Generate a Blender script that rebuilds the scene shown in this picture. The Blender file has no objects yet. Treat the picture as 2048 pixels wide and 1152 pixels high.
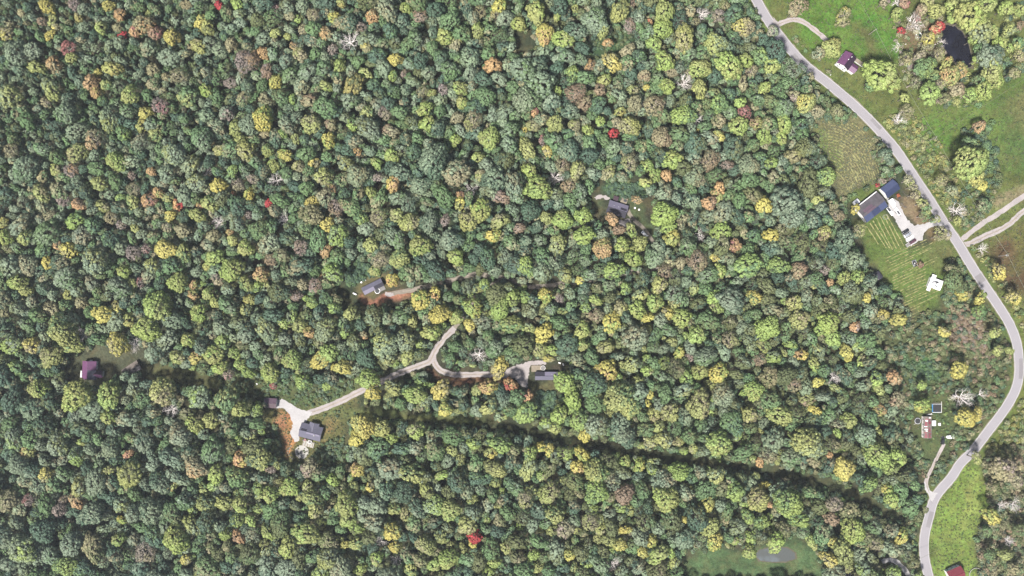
import bpy, math, random
import numpy as np
from mathutils import Vector

# ------------------------------------------------------------------ camera, sky, sun, exposure
S = 0.30            # metres per photo pixel on the ground (photo is 2048 x 1152)
H = 500.0           # camera height
scene = bpy.context.scene
col = scene.collection
cam_d = bpy.data.cameras.new('camera')
cam = bpy.data.objects.new('camera', cam_d)
col.objects.link(cam)
cam.location = (0, 0, H)
cam.rotation_euler = (0, 0, 0)
cam_d.sensor_fit = 'HORIZONTAL'
cam_d.angle = 2 * math.atan(1024 * S / H)
cam_d.clip_start = 1.0
cam_d.clip_end = 6000
scene.camera = cam
scene.render.resolution_x = 1024
scene.render.resolution_y = 576

SUN_EL, SUN_AZ = math.radians(60), math.radians(222)      # azimuth clockwise from +Y (top of picture)
world = bpy.data.worlds.new('World'); scene.world = world
world.use_nodes = True
wn = world.node_tree.nodes; wl = world.node_tree.links
wn.clear()
sky = wn.new('ShaderNodeTexSky'); sky.sky_type = 'NISHITA'; sky.sun_disc = False
sky.sun_elevation = SUN_EL; sky.sun_rotation = SUN_AZ
sky.air_density = 1.0; sky.dust_density = 3.0; sky.ozone_density = 1.0
bg = wn.new('ShaderNodeBackground'); bg.inputs['Strength'].default_value = 0.065
wo = wn.new('ShaderNodeOutputWorld')
wl.new(sky.outputs[0], bg.inputs[0]); wl.new(bg.outputs[0], wo.inputs[0])
sun_d = bpy.data.lights.new('sun', 'SUN'); sun_d.energy = 5.0; sun_d.angle = math.radians(7)
sun_d.color = (1.0, 0.965, 0.91)
sun = bpy.data.objects.new('sun', sun_d); col.objects.link(sun)
sdir = Vector((math.sin(SUN_AZ) * math.cos(SUN_EL), math.cos(SUN_AZ) * math.cos(SUN_EL), math.sin(SUN_EL)))
sun.rotation_euler = sdir.to_track_quat('Z', 'Y').to_euler()
sun.location = (0, 0, 300)
vs = scene.view_settings
vs.view_transform = 'Standard'; vs.look = 'None'; vs.exposure = 1.42; vs.gamma = 1.0
vs.use_curve_mapping = False

random.seed(7)
rng = np.random.default_rng(7)

# ------------------------------------------------------------------ helpers
def W(px, py, z=0.0):
    """photo pixel -> point at height z that stands there"""
    k = (H - z) / H * S
    return Vector(((px - 1024) * k, (576 - py) * k, z))

def lin1(c):
    c = c / 255.0
    return c / 12.92 if c <= 0.04045 else ((c + 0.055) / 1.055) ** 2.4

def alb(r, g, b, k=0.28):
    return (lin1(r) * k, lin1(g) * k, lin1(b) * k)

def tag(o, label=None, cat=None, group=None, kind=None):
    if label: o['label'] = label
    if cat: o['category'] = cat
    if group: o['group'] = group
    if kind: o['kind'] = kind
    return o

def np_mesh(name, verts, faces, mat=None, smooth=False, fattr=None, cnorm=None):
    """faces: (n,3) or (n,4) int array"""
    verts = np.asarray(verts, dtype=np.float32); faces = np.asarray(faces, dtype=np.int32)
    me = bpy.data.meshes.new(name)
    n, k = faces.shape
    me.vertices.add(len(verts)); me.vertices.foreach_set('co', verts.ravel())
    me.loops.add(n * k); me.loops.foreach_set('vertex_index', faces.ravel())
    me.polygons.add(n)
    me.polygons.foreach_set('loop_start', np.arange(0, n * k, k, dtype=np.int32))
    me.polygons.foreach_set('loop_total', np.full(n, k, dtype=np.int32))
    if fattr:
        for nm, arr in fattr.items():
            a = me.attributes.new(nm, 'FLOAT', 'FACE'); a.data.foreach_set('value', np.asarray(arr, dtype=np.float32))
    me.update(calc_edges=True)
    me.polygons.foreach_set('use_smooth', np.full(n, smooth, dtype=bool))
    if mat: me.materials.append(mat)
    if cnorm is not None:
        me.polygons.foreach_set('use_smooth', np.full(n, True, dtype=bool))
        me.normals_split_custom_set(np.repeat(np.asarray(cnorm, np.float32), k, 0).tolist())
    return me

def obj(name, me, parent=None, loc=None, rz=0.0):
    o = bpy.data.objects.new(name, me); col.objects.link(o)
    if parent is not None: o.parent = parent
    if loc is not None: o.location = loc
    if rz: o.rotation_euler = (0, 0, rz)
    return o

def empty(name, loc, rz=0.0, scale=None):
    o = bpy.data.objects.new(name, None); col.objects.link(o)
    o.location = loc; o.rotation_euler = (0, 0, rz)
    o.empty_display_size = 0.5
    if scale: o.scale = scale
    return o

class MB:
    """collects polygons, builds ONE mesh"""
    def __init__(self): self.v = []; self.f = []
    def poly(self, pts):
        i = len(self.v); self.v += [tuple(p) for p in pts]; self.f.append(list(range(i, i + len(pts))))
    def box(self, x0, x1, y0, y1, z0, z1, taper=0.0):
        i = len(self.v); t = taper
        self.v += [(x0, y0, z0), (x1, y0, z0), (x1, y1, z0), (x0, y1, z0),
                   (x0 + t, y0 + t, z1), (x1 - t, y0 + t, z1), (x1 - t, y1 - t, z1), (x0 + t, y1 - t, z1)]
        self.f += [[i, i+3, i+2, i+1], [i+4, i+5, i+6, i+7], [i, i+1, i+5, i+4], [i+1, i+2, i+6, i+5], [i+2, i+3, i+7, i+6], [i+3, i, i+4, i+7]]
        return self
    def prism(self, poly, z0, z1, scale=1.0):
        n = len(poly); i = len(self.v)
        cx = sum(p[0] for p in poly) / n; cy = sum(p[1] for p in poly) / n
        self.v += [(p[0], p[1], z0) for p in poly] + [(cx + (p[0]-cx)*scale, cy + (p[1]-cy)*scale, z1) for p in poly]
        self.f += [[i + n + k for k in range(n)], [i + n - 1 - k for k in range(n)]]
        self.f += [[i + k, i + (k+1) % n, i + n + (k+1) % n, i + n + k] for k in range(n)]
        return self
    def slab(self, quad, t):
        """quad of 3d points (ccw from above), thickness t downwards along its normal"""
        q = [Vector(p) for p in quad]; nrm = (q[1]-q[0]).cross(q[2]-q[0]).normalized() * t
        i = len(self.v); n = len(q)
        self.v += [tuple(p) for p in q] + [tuple(p - nrm) for p in q]
        self.f += [list(range(i, i+n)), list(range(i + 2*n - 1, i + n - 1, -1))]
        self.f += [[i+k, i+n+k, i+n+(k+1) % n, i+(k+1) % n] for k in range(n)]
        return self
    def tube(self, p0, p1, r0, r1, n=6, cap=True):
        p0 = Vector(p0); p1 = Vector(p1); d = (p1 - p0)
        if d.length < 1e-6: return self
        d.normalize(); a = d.orthogonal().normalized(); b = d.cross(a)
        i = len(self.v)
        for p, r in ((p0, r0), (p1, r1)):
            for k in range(n):
                t = 2 * math.pi * k / n
                self.v.append(tuple(p + (a * math.cos(t) + b * math.sin(t)) * r))
        self.f += [[i+k, i+(k+1) % n, i+n+(k+1) % n, i+n+k] for k in range(n)]
        if cap: self.f += [[i+n+k for k in range(n)], [i+n-1-k for k in range(n)]]
        return self
    def cyl(self, cx, cy, z0, z1, r, n=16, r1=None):
        return self.tube((cx, cy, z0), (cx, cy, z1), r, r if r1 is None else r1, n)
    def ring(self, cx, cy, z0, z1, r, t, n=28, a0=0.0, a1=2*math.pi):
        i = len(self.v); full = abs(a1 - a0 - 2*math.pi) < 1e-6
        m = n if full else n + 1
        for k in range(m):
            a = a0 + (a1 - a0) * k / n
            for rr, z in ((r - t, z0), (r, z0), (r, z1), (r - t, z1)):
                self.v.append((cx + rr * math.cos(a), cy + rr * math.sin(a), z))
        for k in range(n):
            p = i + 4 * k; q = i + 4 * ((k + 1) % m)
            for s in range(4):
                self.f.append([p + s, q + s, q + (s+1) % 4, p + (s+1) % 4])
        return self
    def mesh(self, name, mat, bevel=0, smooth=False):
        me = bpy.data.meshes.new(name); me.from_pydata(self.v, [], self.f); me.update()
        if mat: me.materials.append(mat)
        if smooth:
            for p in me.polygons: p.use_smooth = True
        return me
    def build(self, name, mat, parent=None, loc=None, rz=0.0, smooth=False):
        return obj(name, self.mesh(name, mat, smooth=smooth), parent, loc, rz)

# ------------------------------------------------------------------ materials
def nodes(mat):
    mat.use_nodes = True
    nt = mat.node_tree
    return nt, nt.nodes, nt.links

MATS = {}
def surf(name, rgb, rough=0.75, var=0.18, scale=1.2, scale2=0.15, bump=0.0, metal=0.0, spec=0.3, seams=None, var2=None):
    """plain procedural surface: base colour with two scales of noise variation"""
    if name in MATS: return MATS[name]
    m = bpy.data.materials.new(name); nt, N, L = nodes(m)
    b = N['Principled BSDF']; b.inputs['Roughness'].default_value = rough
    b.inputs['Metallic'].default_value = metal
    b.inputs['Specular IOR Level'].default_value = spec
    tc = N.new('ShaderNodeTexCoord')
    n1 = N.new('ShaderNodeTexNoise'); n1.inputs['Scale'].default_value = scale; n1.inputs['Detail'].default_value = 6
    n2 = N.new('ShaderNodeTexNoise'); n2.inputs['Scale'].default_value = scale2; n2.inputs['Detail'].default_value = 3
    L.new(tc.outputs['Object'], n1.inputs['Vector']); L.new(tc.outputs['Object'], n2.inputs['Vector'])
    a = N.new('ShaderNodeMath'); a.operation = 'ADD'
    L.new(n1.outputs['Fac'], a.inputs[0]); L.new(n2.outputs['Fac'], a.inputs[1])
    mr = N.new('ShaderNodeMapRange'); mr.inputs['From Min'].default_value = 0.6; mr.inputs['From Max'].default_value = 1.4
    mr.inputs['To Min'].default_value = 1 - var; mr.inputs['To Max'].default_value = 1 + var
    L.new(a.outputs[0], mr.inputs['Value'])
    mx = N.new('ShaderNodeMix'); mx.data_type = 'RGBA'; mx.blend_type = 'MULTIPLY'; mx.inputs['Factor'].default_value = 1
    mx.inputs['A'].default_value = (*rgb, 1)
    L.new(mr.outputs[0], mx.inputs['B'])
    out = mx.outputs['Result']
    if seams:
        wv = N.new('ShaderNodeTexWave'); wv.bands_direction = seams[0]; wv.inputs['Scale'].default_value = seams[1]
        wv.inputs['Distortion'].default_value = 0.0
        L.new(tc.outputs['Object'], wv.inputs['Vector'])
        bp = N.new('ShaderNodeBump'); bp.inputs['Strength'].default_value = 0.35; bp.inputs['Distance'].default_value = 0.05
        L.new(wv.outputs['Fac'], bp.inputs['Height']); L.new(bp.outputs[0], b.inputs['Normal'])
    elif bump:
        bp = N.new('ShaderNodeBump'); bp.inputs['Strength'].default_value = bump; bp.inputs['Distance'].default_value = 0.1
        L.new(n1.outputs['Fac'], bp.inputs['Height']); L.new(bp.outputs[0], b.inputs['Normal'])
    L.new(out, b.inputs['Base Color'])
    MATS[name] = m
    return m

def leaf_material():
    m = bpy.data.materials.new('leaf'); nt, N, L = nodes(m)
    b = N['Principled BSDF']; b.inputs['Roughness'].default_value = 0.6
    b.inputs['Specular IOR Level'].default_value = 0.2
    at = N.new('ShaderNodeAttribute'); at.attribute_type = 'INSTANCER'; at.attribute_name = 'tint'
    a2 = N.new('ShaderNodeAttribute'); a2.attribute_type = 'INSTANCER'; a2.attribute_name = 'tint2'
    cl = N.new('ShaderNodeAttribute'); cl.attribute_type = 'GEOMETRY'; cl.attribute_name = 'clump'
    rd = N.new('ShaderNodeAttribute'); rd.attribute_type = 'GEOMETRY'; rd.attribute_name = 'rnd'
    mr = N.new('ShaderNodeMapRange'); mr.inputs['From Min'].default_value = 0.40; mr.inputs['From Max'].default_value = 0.85
    L.new(cl.outputs['Fac'], mr.inputs['Value'])
    mx = N.new('ShaderNodeMix'); mx.data_type = 'RGBA'
    L.new(mr.outputs[0], mx.inputs['Factor']); L.new(at.outputs['Color'], mx.inputs['A']); L.new(a2.outputs['Color'], mx.inputs['B'])
    m2 = N.new('ShaderNodeMapRange'); m2.inputs['To Min'].default_value = 0.48; m2.inputs['To Max'].default_value = 1.56
    L.new(rd.outputs['Fac'], m2.inputs['Value'])
    mu = N.new('ShaderNodeMix'); mu.data_type = 'RGBA'; mu.blend_type = 'MULTIPLY'; mu.inputs['Factor'].default_value = 1
    L.new(mx.outputs['Result'], mu.inputs['A']); L.new(m2.outputs[0], mu.inputs['B'])
    L.new(mu.outputs['Result'], b.inputs['Base Color'])
    tr = N.new('ShaderNodeBsdfTranslucent'); L.new(mu.outputs['Result'], tr.inputs['Color'])
    ms = N.new('ShaderNodeMixShader'); ms.inputs[0].default_value = 0.12
    L.new(b.outputs[0], ms.inputs[1]); L.new(tr.outputs[0], ms.inputs[2])
    L.new(ms.outputs[0], N['Material Output'].inputs['Surface'])
    return m
LEAF = leaf_material()
BARK = surf('bark', (0.11, 0.095, 0.08), 0.9, 0.3, 3.0)
BARE = surf('bare_bark', (0.50, 0.46, 0.44), 0.9, 0.25, 2.0)
TWIG = surf('twig_bark', (0.27, 0.23, 0.20), 0.9, 0.3, 2.0)

# ------------------------------------------------------------------ ground: colour field on one sheet
def vnoise(x, y, seed, freq):
    r = np.random.default_rng(seed); g = r.random((256, 256))
    xf = x * freq + 37.1 * seed; yf = y * freq + 11.7 * seed
    xi = np.floor(xf).astype(int); yi = np.floor(yf).astype(int)
    fx = xf - xi; fy = yf - yi; fx = fx*fx*(3-2*fx); fy = fy*fy*(3-2*fy)
    a = g[xi % 256, yi % 256]; b = g[(xi+1) % 256, yi % 256]; c = g[xi % 256, (yi+1) % 256]; d = g[(xi+1) % 256, (yi+1) % 256]
    return (a*(1-fx) + b*fx)*(1-fy) + (c*(1-fx) + d*fx)*fy

def poly_sd(px, py, poly):
    """signed distance in photo pixels (negative inside)"""
    px = np.asarray(px, float); py = np.asarray(py, float)
    d = np.full(px.shape, 1e9); inside = np.zeros(px.shape, bool)
    n = len(poly)
    for i in range(n):
        x0, y0 = poly[i]; x1, y1 = poly[(i+1) % n]
        ex, ey = x1-x0, y1-y0
        t = np.clip(((px-x0)*ex + (py-y0)*ey) / (ex*ex + ey*ey + 1e-9), 0, 1)
        d = np.minimum(d, (px-x0-t*ex)**2 + (py-y0-t*ey)**2)
        c = ((y0 > py) != (y1 > py)) & (px < (x1-x0)*(py-y0)/(y1-y0 + 1e-12) + x0)
        inside ^= c
    d = np.sqrt(d)
    return np.where(inside, -d, d)

def line_d(px, py, pts):
    d = np.full(np.shape(px), 1e9)
    for (x0, y0), (x1, y1) in zip(pts[:-1], pts[1:]):
        ex, ey = x1-x0, y1-y0
        t = np.clip(((px-x0)*ex + (py-y0)*ey) / (ex*ex + ey*ey + 1e-9), 0, 1)
        d = np.minimum(d, (px-x0-t*ex)**2 + (py-y0-t*ey)**2)
    return np.sqrt(d)

def catmull(pts, step=6.0):
    out = []
    P = [np.array(p, float) for p in pts]
    P = [2*P[0]-P[1]] + P + [2*P[-1]-P[-2]]
    for i in range(1, len(P)-2):
        n = max(2, int(np.linalg.norm(P[i+1]-P[i]) / step))
        for k in range(n):
            t = k / n
            out.append(tuple(0.5*((2*P[i]) + (P[i+1]-P[i-1])*t + (2*P[i-1]-5*P[i]+4*P[i+1]-P[i+2])*t*t + (3*P[i]-P[i-1]-3*P[i+1]+P[i+2])*t**3)))
    out.append(tuple(P[-2]))
    return out

ROAD = catmull([(1488,-55),(1500,-25),(1513,0),(1536,40),(1572,88),(1610,130),(1652,163),(1703,206),(1740,241),(1771,275),(1796,305),(1829,355),(1860,401),(1888,446),(1915,485),(1942,530),(1972,575),(2003,621),(2022,654),(2034,689),(2038,724),(2037,757),(2027,789),(2007,822),(1982,855),(1948,899),(1920,928),(1904,953),(1871,994),(1858,1034),(1849,1074),(1849,1114),(1857,1152),(1868,1190),(1880,1225)])
RIDE = [(640,812),(700,822),(760,828),(840,835),(920,841),(1000,849),(1050,858),(1090,868),(1130,880),(1180,890),(1221,897),(1305,908),(1376,918),(1446,930),(1530,940),(1606,955),(1659,970),(1712,991),(1765,1018),(1800,1040),(1845,1064)]
RIDE_W = [(190,712),(240,722),(300,738),(380,757),(460,772),(520,782)]
DRIVES = {
 'loop': ([(1540,52),(1553,50),(1570,43),(1591,39),(1612,47),(1628,59),(1642,70),(1654,82)], 10),
 'track_upper': ([(1918,484),(1930,474),(1945,462),(1965,447),(1990,431),(2010,418),(2030,404),(2048,392),(2095,362)], 10),
 'track_lower': ([(1922,490),(1938,488),(1955,480),(1980,468),(2005,457),(2020,447),(2035,433),(2048,422),(2095,392)], 11),
 'lane': ([(910,656),(893,672),(878,690),(868,706),(860,722),(845,729),(820,738),(795,748),(770,760),(745,771),(720,783),(690,798),(660,811),(635,821),(608,829)], 12),
 'lane_east': ([(866,712),(870,728),(882,741),(902,748),(930,749.5),(960,748.5),(990,749),(1030,751)], 11.5),
 'woods_track': ([(780,588),(830,578),(900,561),(950,549),(1010,557),(1060,573),(1105,570),(1180,560),(1240,548),(1300,540),(1345,540)], 9),
 'woods_track_link': ([(910,656),(925,632),(950,596),(985,570),(1010,557)], 9),
 'cabin_drive': ([(1254,416),(1259,428),(1268,440),(1284,454),(1297,470),(1310,490),(1330,515),(1355,538),(1385,562),(1402,578)], 7.5),
 'bottom_drive': ([(1764,1124),(1775,1120),(1788,1121),(1800,1130),(1811,1142),(1820,1158),(1830,1185)], 9.5),
 'trailer_drive': ([(1866,997),(1856,980),(1853,962),(1862,940),(1872,920),(1882,900),(1888,887)], 6.5),
}
for k in DRIVES: DRIVES[k] = (catmull(DRIVES[k][0], 5), DRIVES[k][1])
GRAVEL = {
 'garage_forecourt': [(553,800),(566,798),(580,806),(595,816),(612,821),(626,824),(615,838),(607,852),(600,866),(598,882),(590,884),(580,868),(586,848),(580,830),(566,816),(553,816)],
 'trailer_forecourt': [(1006,748),(1014,738),(1026,733),(1045,727),(1062,722),(1092,721),(1092,729),(1061,731),(1058,744),(1056,758),(1054,776),(1042,772),(1030,757),(1010,755)],
 'farm_yard': [(1774,399),(1785,396),(1797,404),(1806,424),(1816,440),(1828,452),(1846,448),(1866,442),(1884,440),(1892,452),(1872,452),(1858,456),(1848,466),(1845,480),(1834,484),(1822,492),(1812,482),(1803,465),(1795,448),(1783,428)],
 'cabin_pad': [(1236,441),(1258,437),(1264,446),(1258,454),(1248,452),(1238,448)],
 'cabin_path': [(1188,395),(1200,388),(1212,391),(1220,398),(1216,401),(1206,396),(1192,400)],
 'porch_gravel': [(772,584),(786,586),(790,592),(778,594),(770,590)],
 'drive_mouth': [(1875,985),(1862,983),(1853,968),(1847,962),(1850,978),(1858,992),(1864,1006)],
 'loop_mouth': [(1546,34),(1556,44),(1562,40),(1566,48),(1557,56),(1556,66),(1546,56)],
}
FIELD = [(1632,240),(1660,232),(1682,246),(1700,234),(1728,256),(1748,286),(1762,320),(1764,345),(1750,368),(1715,378),(1690,395),(1674,388),(1664,345),(1645,300)]
LAWN = [(1700,445),(1730,440),(1768,418),(1788,440),(1806,480),(1828,500),(1850,485),(1880,472),(1912,488),(1934,528),(1922,555),(1896,572),(1880,618),(1850,636),(1822,626),(1802,592),(1770,562),(1738,530),(1722,490)]
OPEN = {   # polygons with no forest filler
 'field': FIELD, 'lawn': LAWN,
 'farm': [(1695,400),(1750,370),(1790,350),(1815,365),(1850,430),(1890,470),(1830,500),(1700,450)],
 'A': [(528,835),(545,795),(600,785),(690,772),(742,772),(725,800),(700,830),(694,880),(690,922),(605,928),(555,922),(535,885)],
 'A2': [(440,752),(540,758),(600,768),(650,778),(712,758),(722,780),(640,818),(590,808),(520,800),(440,780)],
 'B': [(1006,738),(1030,728),(1095,714),(1132,724),(1130,772),(1108,800),(1100,835),(1075,830),(1062,790),(1040,778)],
 'C': [(678,582),(690,540),(715,518),(745,530),(778,552),(800,570),(832,578),(805,606),(740,612),(690,602)],
 'D': [(1180,392),(1200,366),(1282,362),(1300,396),(1312,440),(1302,482),(1268,462),(1232,452),(1192,436)],
 'E': [(138,722),(170,700),(200,690),(280,692),(312,712),(302,748),(250,758),(190,772),(140,768)],
 'gap1': [(1180,75),(1262,62),(1262,95),(1225,118),(1180,112)], 'gap2': [(1030,62),(1062,66),(1064,96),(1034,100)],
 'pondyard': [(1500,1098),(1590,1070),(1630,1105),(1650,1160),(1368,1160),(1376,1112),(1430,1095)],
 'trackgap': [(1056,566),(1112,561),(1112,577),(1056,581)], 'mid': [(855,738),(1010,742),(1010,768),(960,770),(870,765)],
 'yardI': [(1828,790),(1895,785),(1912,850),(1895,905),(1850,915),(1822,862)],
}
SCRUB = [(1790,640),(1885,618),(1908,560),(1945,556),(2012,655),(2026,740),(1996,815),(1934,895),(1880,968),(1840,955),(1812,880),(1790,780),(1770,690)]
SCRUB2 = [(1968,925),(2060,870),(2060,1180),(1965,1180),(1952,1080),(1978,1000)]

xs = np.concatenate([[-2500,-1200,-650,-420], np.arange(-345, 345.1, 1.5), [420,650,1200,2500]])
ys = np.concatenate([[-2500,-1200,-650,-350], np.arange(-210, 210.1, 1.5), [350,650,1200,2500]])
GX, GY = np.meshgrid(xs, ys)
PX = GX / S + 1024; PY = 576 - GY / S
WX = PX + (vnoise(GX, GY, 3, 0.09) - .5) * 22 + (vnoise(GX, GY, 4, 0.31) - .5) * 9
WY = PY + (vnoise(GX, GY, 5, 0.09) - .5) * 22 + (vnoise(GX, GY, 6, 0.31) - .5) * 9
C_FLOOR = np.array(alb(84, 80, 66)); C_FLOOR2 = np.array(alb(70, 84, 62))
gc = np.empty(GX.shape + (3,)); t = vnoise(GX, GY, 8, 0.05)[..., None]
gc[:] = C_FLOOR * (1 - t) + C_FLOOR2 * t
def lay(rgb, sd, soft, amount=1.0):
    w = np.clip(0.5 - sd / soft, 0, 1) * amount
    gc[:] = gc * (1 - w[..., None]) + np.array(alb(*rgb)) * w[..., None]
road_side = poly_sd(WX, WY, [(x, y) for x, y in ROAD] + [(2600, 1225), (2600, -60)])
lay((116, 128, 70), road_side, 14)
lay((108, 128, 66), line_d(WX, WY, ROAD) - 20, 14)
# pasture tones right of the road
lay((108, 148, 62), poly_sd(WX, WY, [(1560,-30),(1800,-30),(1800,120),(1770,110),(1640,120),(1600,70)]), 24)
lay((96, 148, 58), poly_sd(WX, WY, [(1716,30),(1745,25),(1790,110),(1760,120)]), 18)
lay((120, 106, 78), poly_sd(WX, WY, [(1700,55),(1735,50),(1775,110),(1740,110)]), 22, .7)
lay((136, 116, 92), poly_sd(WX, WY, [(1790,40),(1880,30),(1885,110),(1830,150),(1800,110)]), 22, .9)
lay((112, 138, 68), poly_sd(WX, WY, [(1790,230),(1900,200),(2120,120),(2120,380),(1900,300),(1850,330)]), 26)
lay((98, 124, 66), poly_sd(WX, WY, [(1995,200),(2120,170),(2120,360),(2010,340)]), 30)
lay((146, 136, 92), poly_sd(WX, WY, [(2010,220),(2070,150),(2090,200),(2040,270)]), 26, .6)
lay((104, 142, 62), poly_sd(WX, WY, [(1830,240),(1890,225),(1905,300),(1860,320)]), 22, .8)
lay((164, 152, 118), poly_sd(WX, WY, [(1985,410),(2120,345),(2120,362),(2000,424)]), 12, .9)
lay((112, 122, 66), poly_sd(WX, WY, [(1935,480),(2100,400),(2100,420),(2000,465)]), 10)
lay((112, 92, 66), poly_sd(WX, WY, [(1985,490),(2120,420),(2120,600),(2040,590),(1990,540)]), 24)
lay((122, 130, 66), poly_sd(WX, WY, [(2020,470),(2100,440),(2100,520),(2030,540)]), 26, .7)
lay((120, 132, 66), poly_sd(WX, WY, [(2040,640),(2120,640),(2120,960),(1960,960),(2020,820)]), 20)
# mown field lower right, lawn, cut field
lay((138, 164, 78), poly_sd(WX, WY, [(1872,1005),(1925,925),(1975,930),(1980,1000),(1955,1060),(1965,1180),(1872,1180),(1862,1080)]), 14)
lay((158, 170, 92), poly_sd(WX, WY, [(1945,960),(1970,940),(1950,1030),(1920,1060)]), 20, .7)
lay((112, 136, 68), poly_sd(WX, WY, LAWN), 14)
lay((126, 118, 84), poly_sd(WX, WY, [(1850,480),(1905,490),(1920,540),(1880,545)]), 30, .5)
lay((134, 116, 90), poly_sd(WX, WY, [(1770,560),(1800,590),(1826,630),(1800,640),(1770,600)]), 20, .7)
lay((150, 148, 106), poly_sd(WX, WY, FIELD), 12)
lay((120, 150, 76), poly_sd(WX, WY, [(1638,255),(1652,255),(1672,300),(1680,345),(1668,350),(1648,300)]), 16, .8)
lay((112, 132, 70), poly_sd(WX, WY, [(1690,395),(1750,365),(1775,380),(1720,405)]), 14)
lay((150, 132, 104), poly_sd(WX, WY, [(1796,392),(1808,390),(1830,420),(1852,446),(1845,456),(1826,452),(1812,430)]), 6)
lay((140, 118, 86), poly_sd(WX, WY, [(1812,372),(1835,390),(1870,440),(1900,480),(1870,480),(1830,430)]), 14, .8)
# clearings in the woods
lay((122, 122, 76), poly_sd(WX, WY, OPEN['A']), 16)
lay((98, 116, 74), poly_sd(WX, WY, OPEN['A2']), 16)
lay((212, 156, 102), poly_sd(WX, WY, [(566,815),(582,828),(584,850),(580,868),(590,885),(582,900),(572,915),(562,905),(560,880),(545,855),(552,835)]), 9)
lay((186, 136, 104), poly_sd(WX, WY, [(556,820),(572,830),(566,860),(575,900),(570,918),(558,900),(556,870),(542,850)]), 10, .7)
lay((96, 108, 76), poly_sd(WX, WY, [(538,860),(556,872),(562,915),(545,905)]), 12)
lay((172, 148, 98), poly_sd(WX, WY, [(655,845),(680,830),(668,862),(652,872)]), 12, .8)
lay((168, 146, 98), poly_sd(WX, WY, [(650,890),(665,885),(660,902),(648,904)]), 8, .8)
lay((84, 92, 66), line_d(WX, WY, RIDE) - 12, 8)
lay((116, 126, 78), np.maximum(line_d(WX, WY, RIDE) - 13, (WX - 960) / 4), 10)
lay((104, 108, 72), line_d(WX, WY, RIDE_W) - 16, 12)
lay((96, 100, 78), poly_sd(WX, WY, OPEN['E']), 14)
lay((118, 116, 80), poly_sd(WX, WY, [(1056,762),(1112,762),(1112,782),(1060,782)]), 10)
lay((82, 112, 82), poly_sd(WX, WY, [(1070,782),(1110,780),(1105,830),(1075,825)]), 12)
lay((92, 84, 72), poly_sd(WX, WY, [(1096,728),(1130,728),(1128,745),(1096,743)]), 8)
lay((170, 118, 92), poly_sd(WX, WY, [(850,746),(880,752),(1010,756),(1005,768),(900,764),(858,758)]), 8, .65)
lay((214, 150, 116), poly_sd(WX, WY, [(840,728),(852,730),(850,740),(836,738)]), 5, .8)
lay((88, 116, 84), poly_sd(WX, WY, [(690,550),(715,520),(745,535),(770,552),(720,570),(695,575)]), 12)
lay((122, 116, 80), poly_sd(WX, WY, [(700,588),(715,570),(765,548),(790,560),(760,590),(720,605)]), 10)
lay((196, 136, 110), poly_sd(WX, WY, [(715,590),(745,595),(785,588),(830,576),(835,582),(790,604),(745,612),(715,604)]), 7, .9)
lay((84, 116, 84), poly_sd(WX, WY, [(1205,372),(1280,366),(1292,395),(1262,400),(1215,388)]), 10)
lay((98, 114, 78), poly_sd(WX, WY, [(1258,402),(1285,405),(1302,440),(1305,480),(1285,455),(1262,430)]), 10)
lay((90, 104, 74), poly_sd(WX, WY, [(1188,402),(1215,402),(1208,425),(1190,420)]), 10)
lay((78, 108, 72), poly_sd(WX, WY, OPEN['gap1']), 14)
lay((98, 124, 82), poly_sd(WX, WY, OPEN['pondyard']), 14)
lay((116, 118, 72), poly_sd(WX, WY, [(1760,1128),(1780,1124),(1800,1136),(1815,1165),(1740,1165)]), 10)
lay((92, 126, 72), poly_sd(WX, WY, OPEN['yardI']), 14)
lay((98, 108, 70), poly_sd(WX, WY, SCRUB), 24, .8)
lay((132, 102, 88), poly_sd(WX, WY, [(1905,620),(1960,618),(1968,680),(1990,725),(1970,735),(1910,685)]), 22)
lay((80, 124, 74), poly_sd(WX, WY, [(1805,720),(1875,720),(1885,760),(1830,765)]), 14)
lay((98, 100, 70), poly_sd(WX, WY, SCRUB2), 20)
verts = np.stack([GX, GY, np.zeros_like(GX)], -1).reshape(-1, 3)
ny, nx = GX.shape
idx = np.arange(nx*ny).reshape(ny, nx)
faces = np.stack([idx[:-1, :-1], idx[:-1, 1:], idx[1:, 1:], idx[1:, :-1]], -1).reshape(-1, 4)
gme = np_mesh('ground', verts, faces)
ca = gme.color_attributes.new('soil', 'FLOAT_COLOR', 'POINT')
ca.data.foreach_set('color', np.concatenate([gc.reshape(-1, 3), np.ones((nx*ny, 1))], 1).astype(np.float32).ravel())
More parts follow.
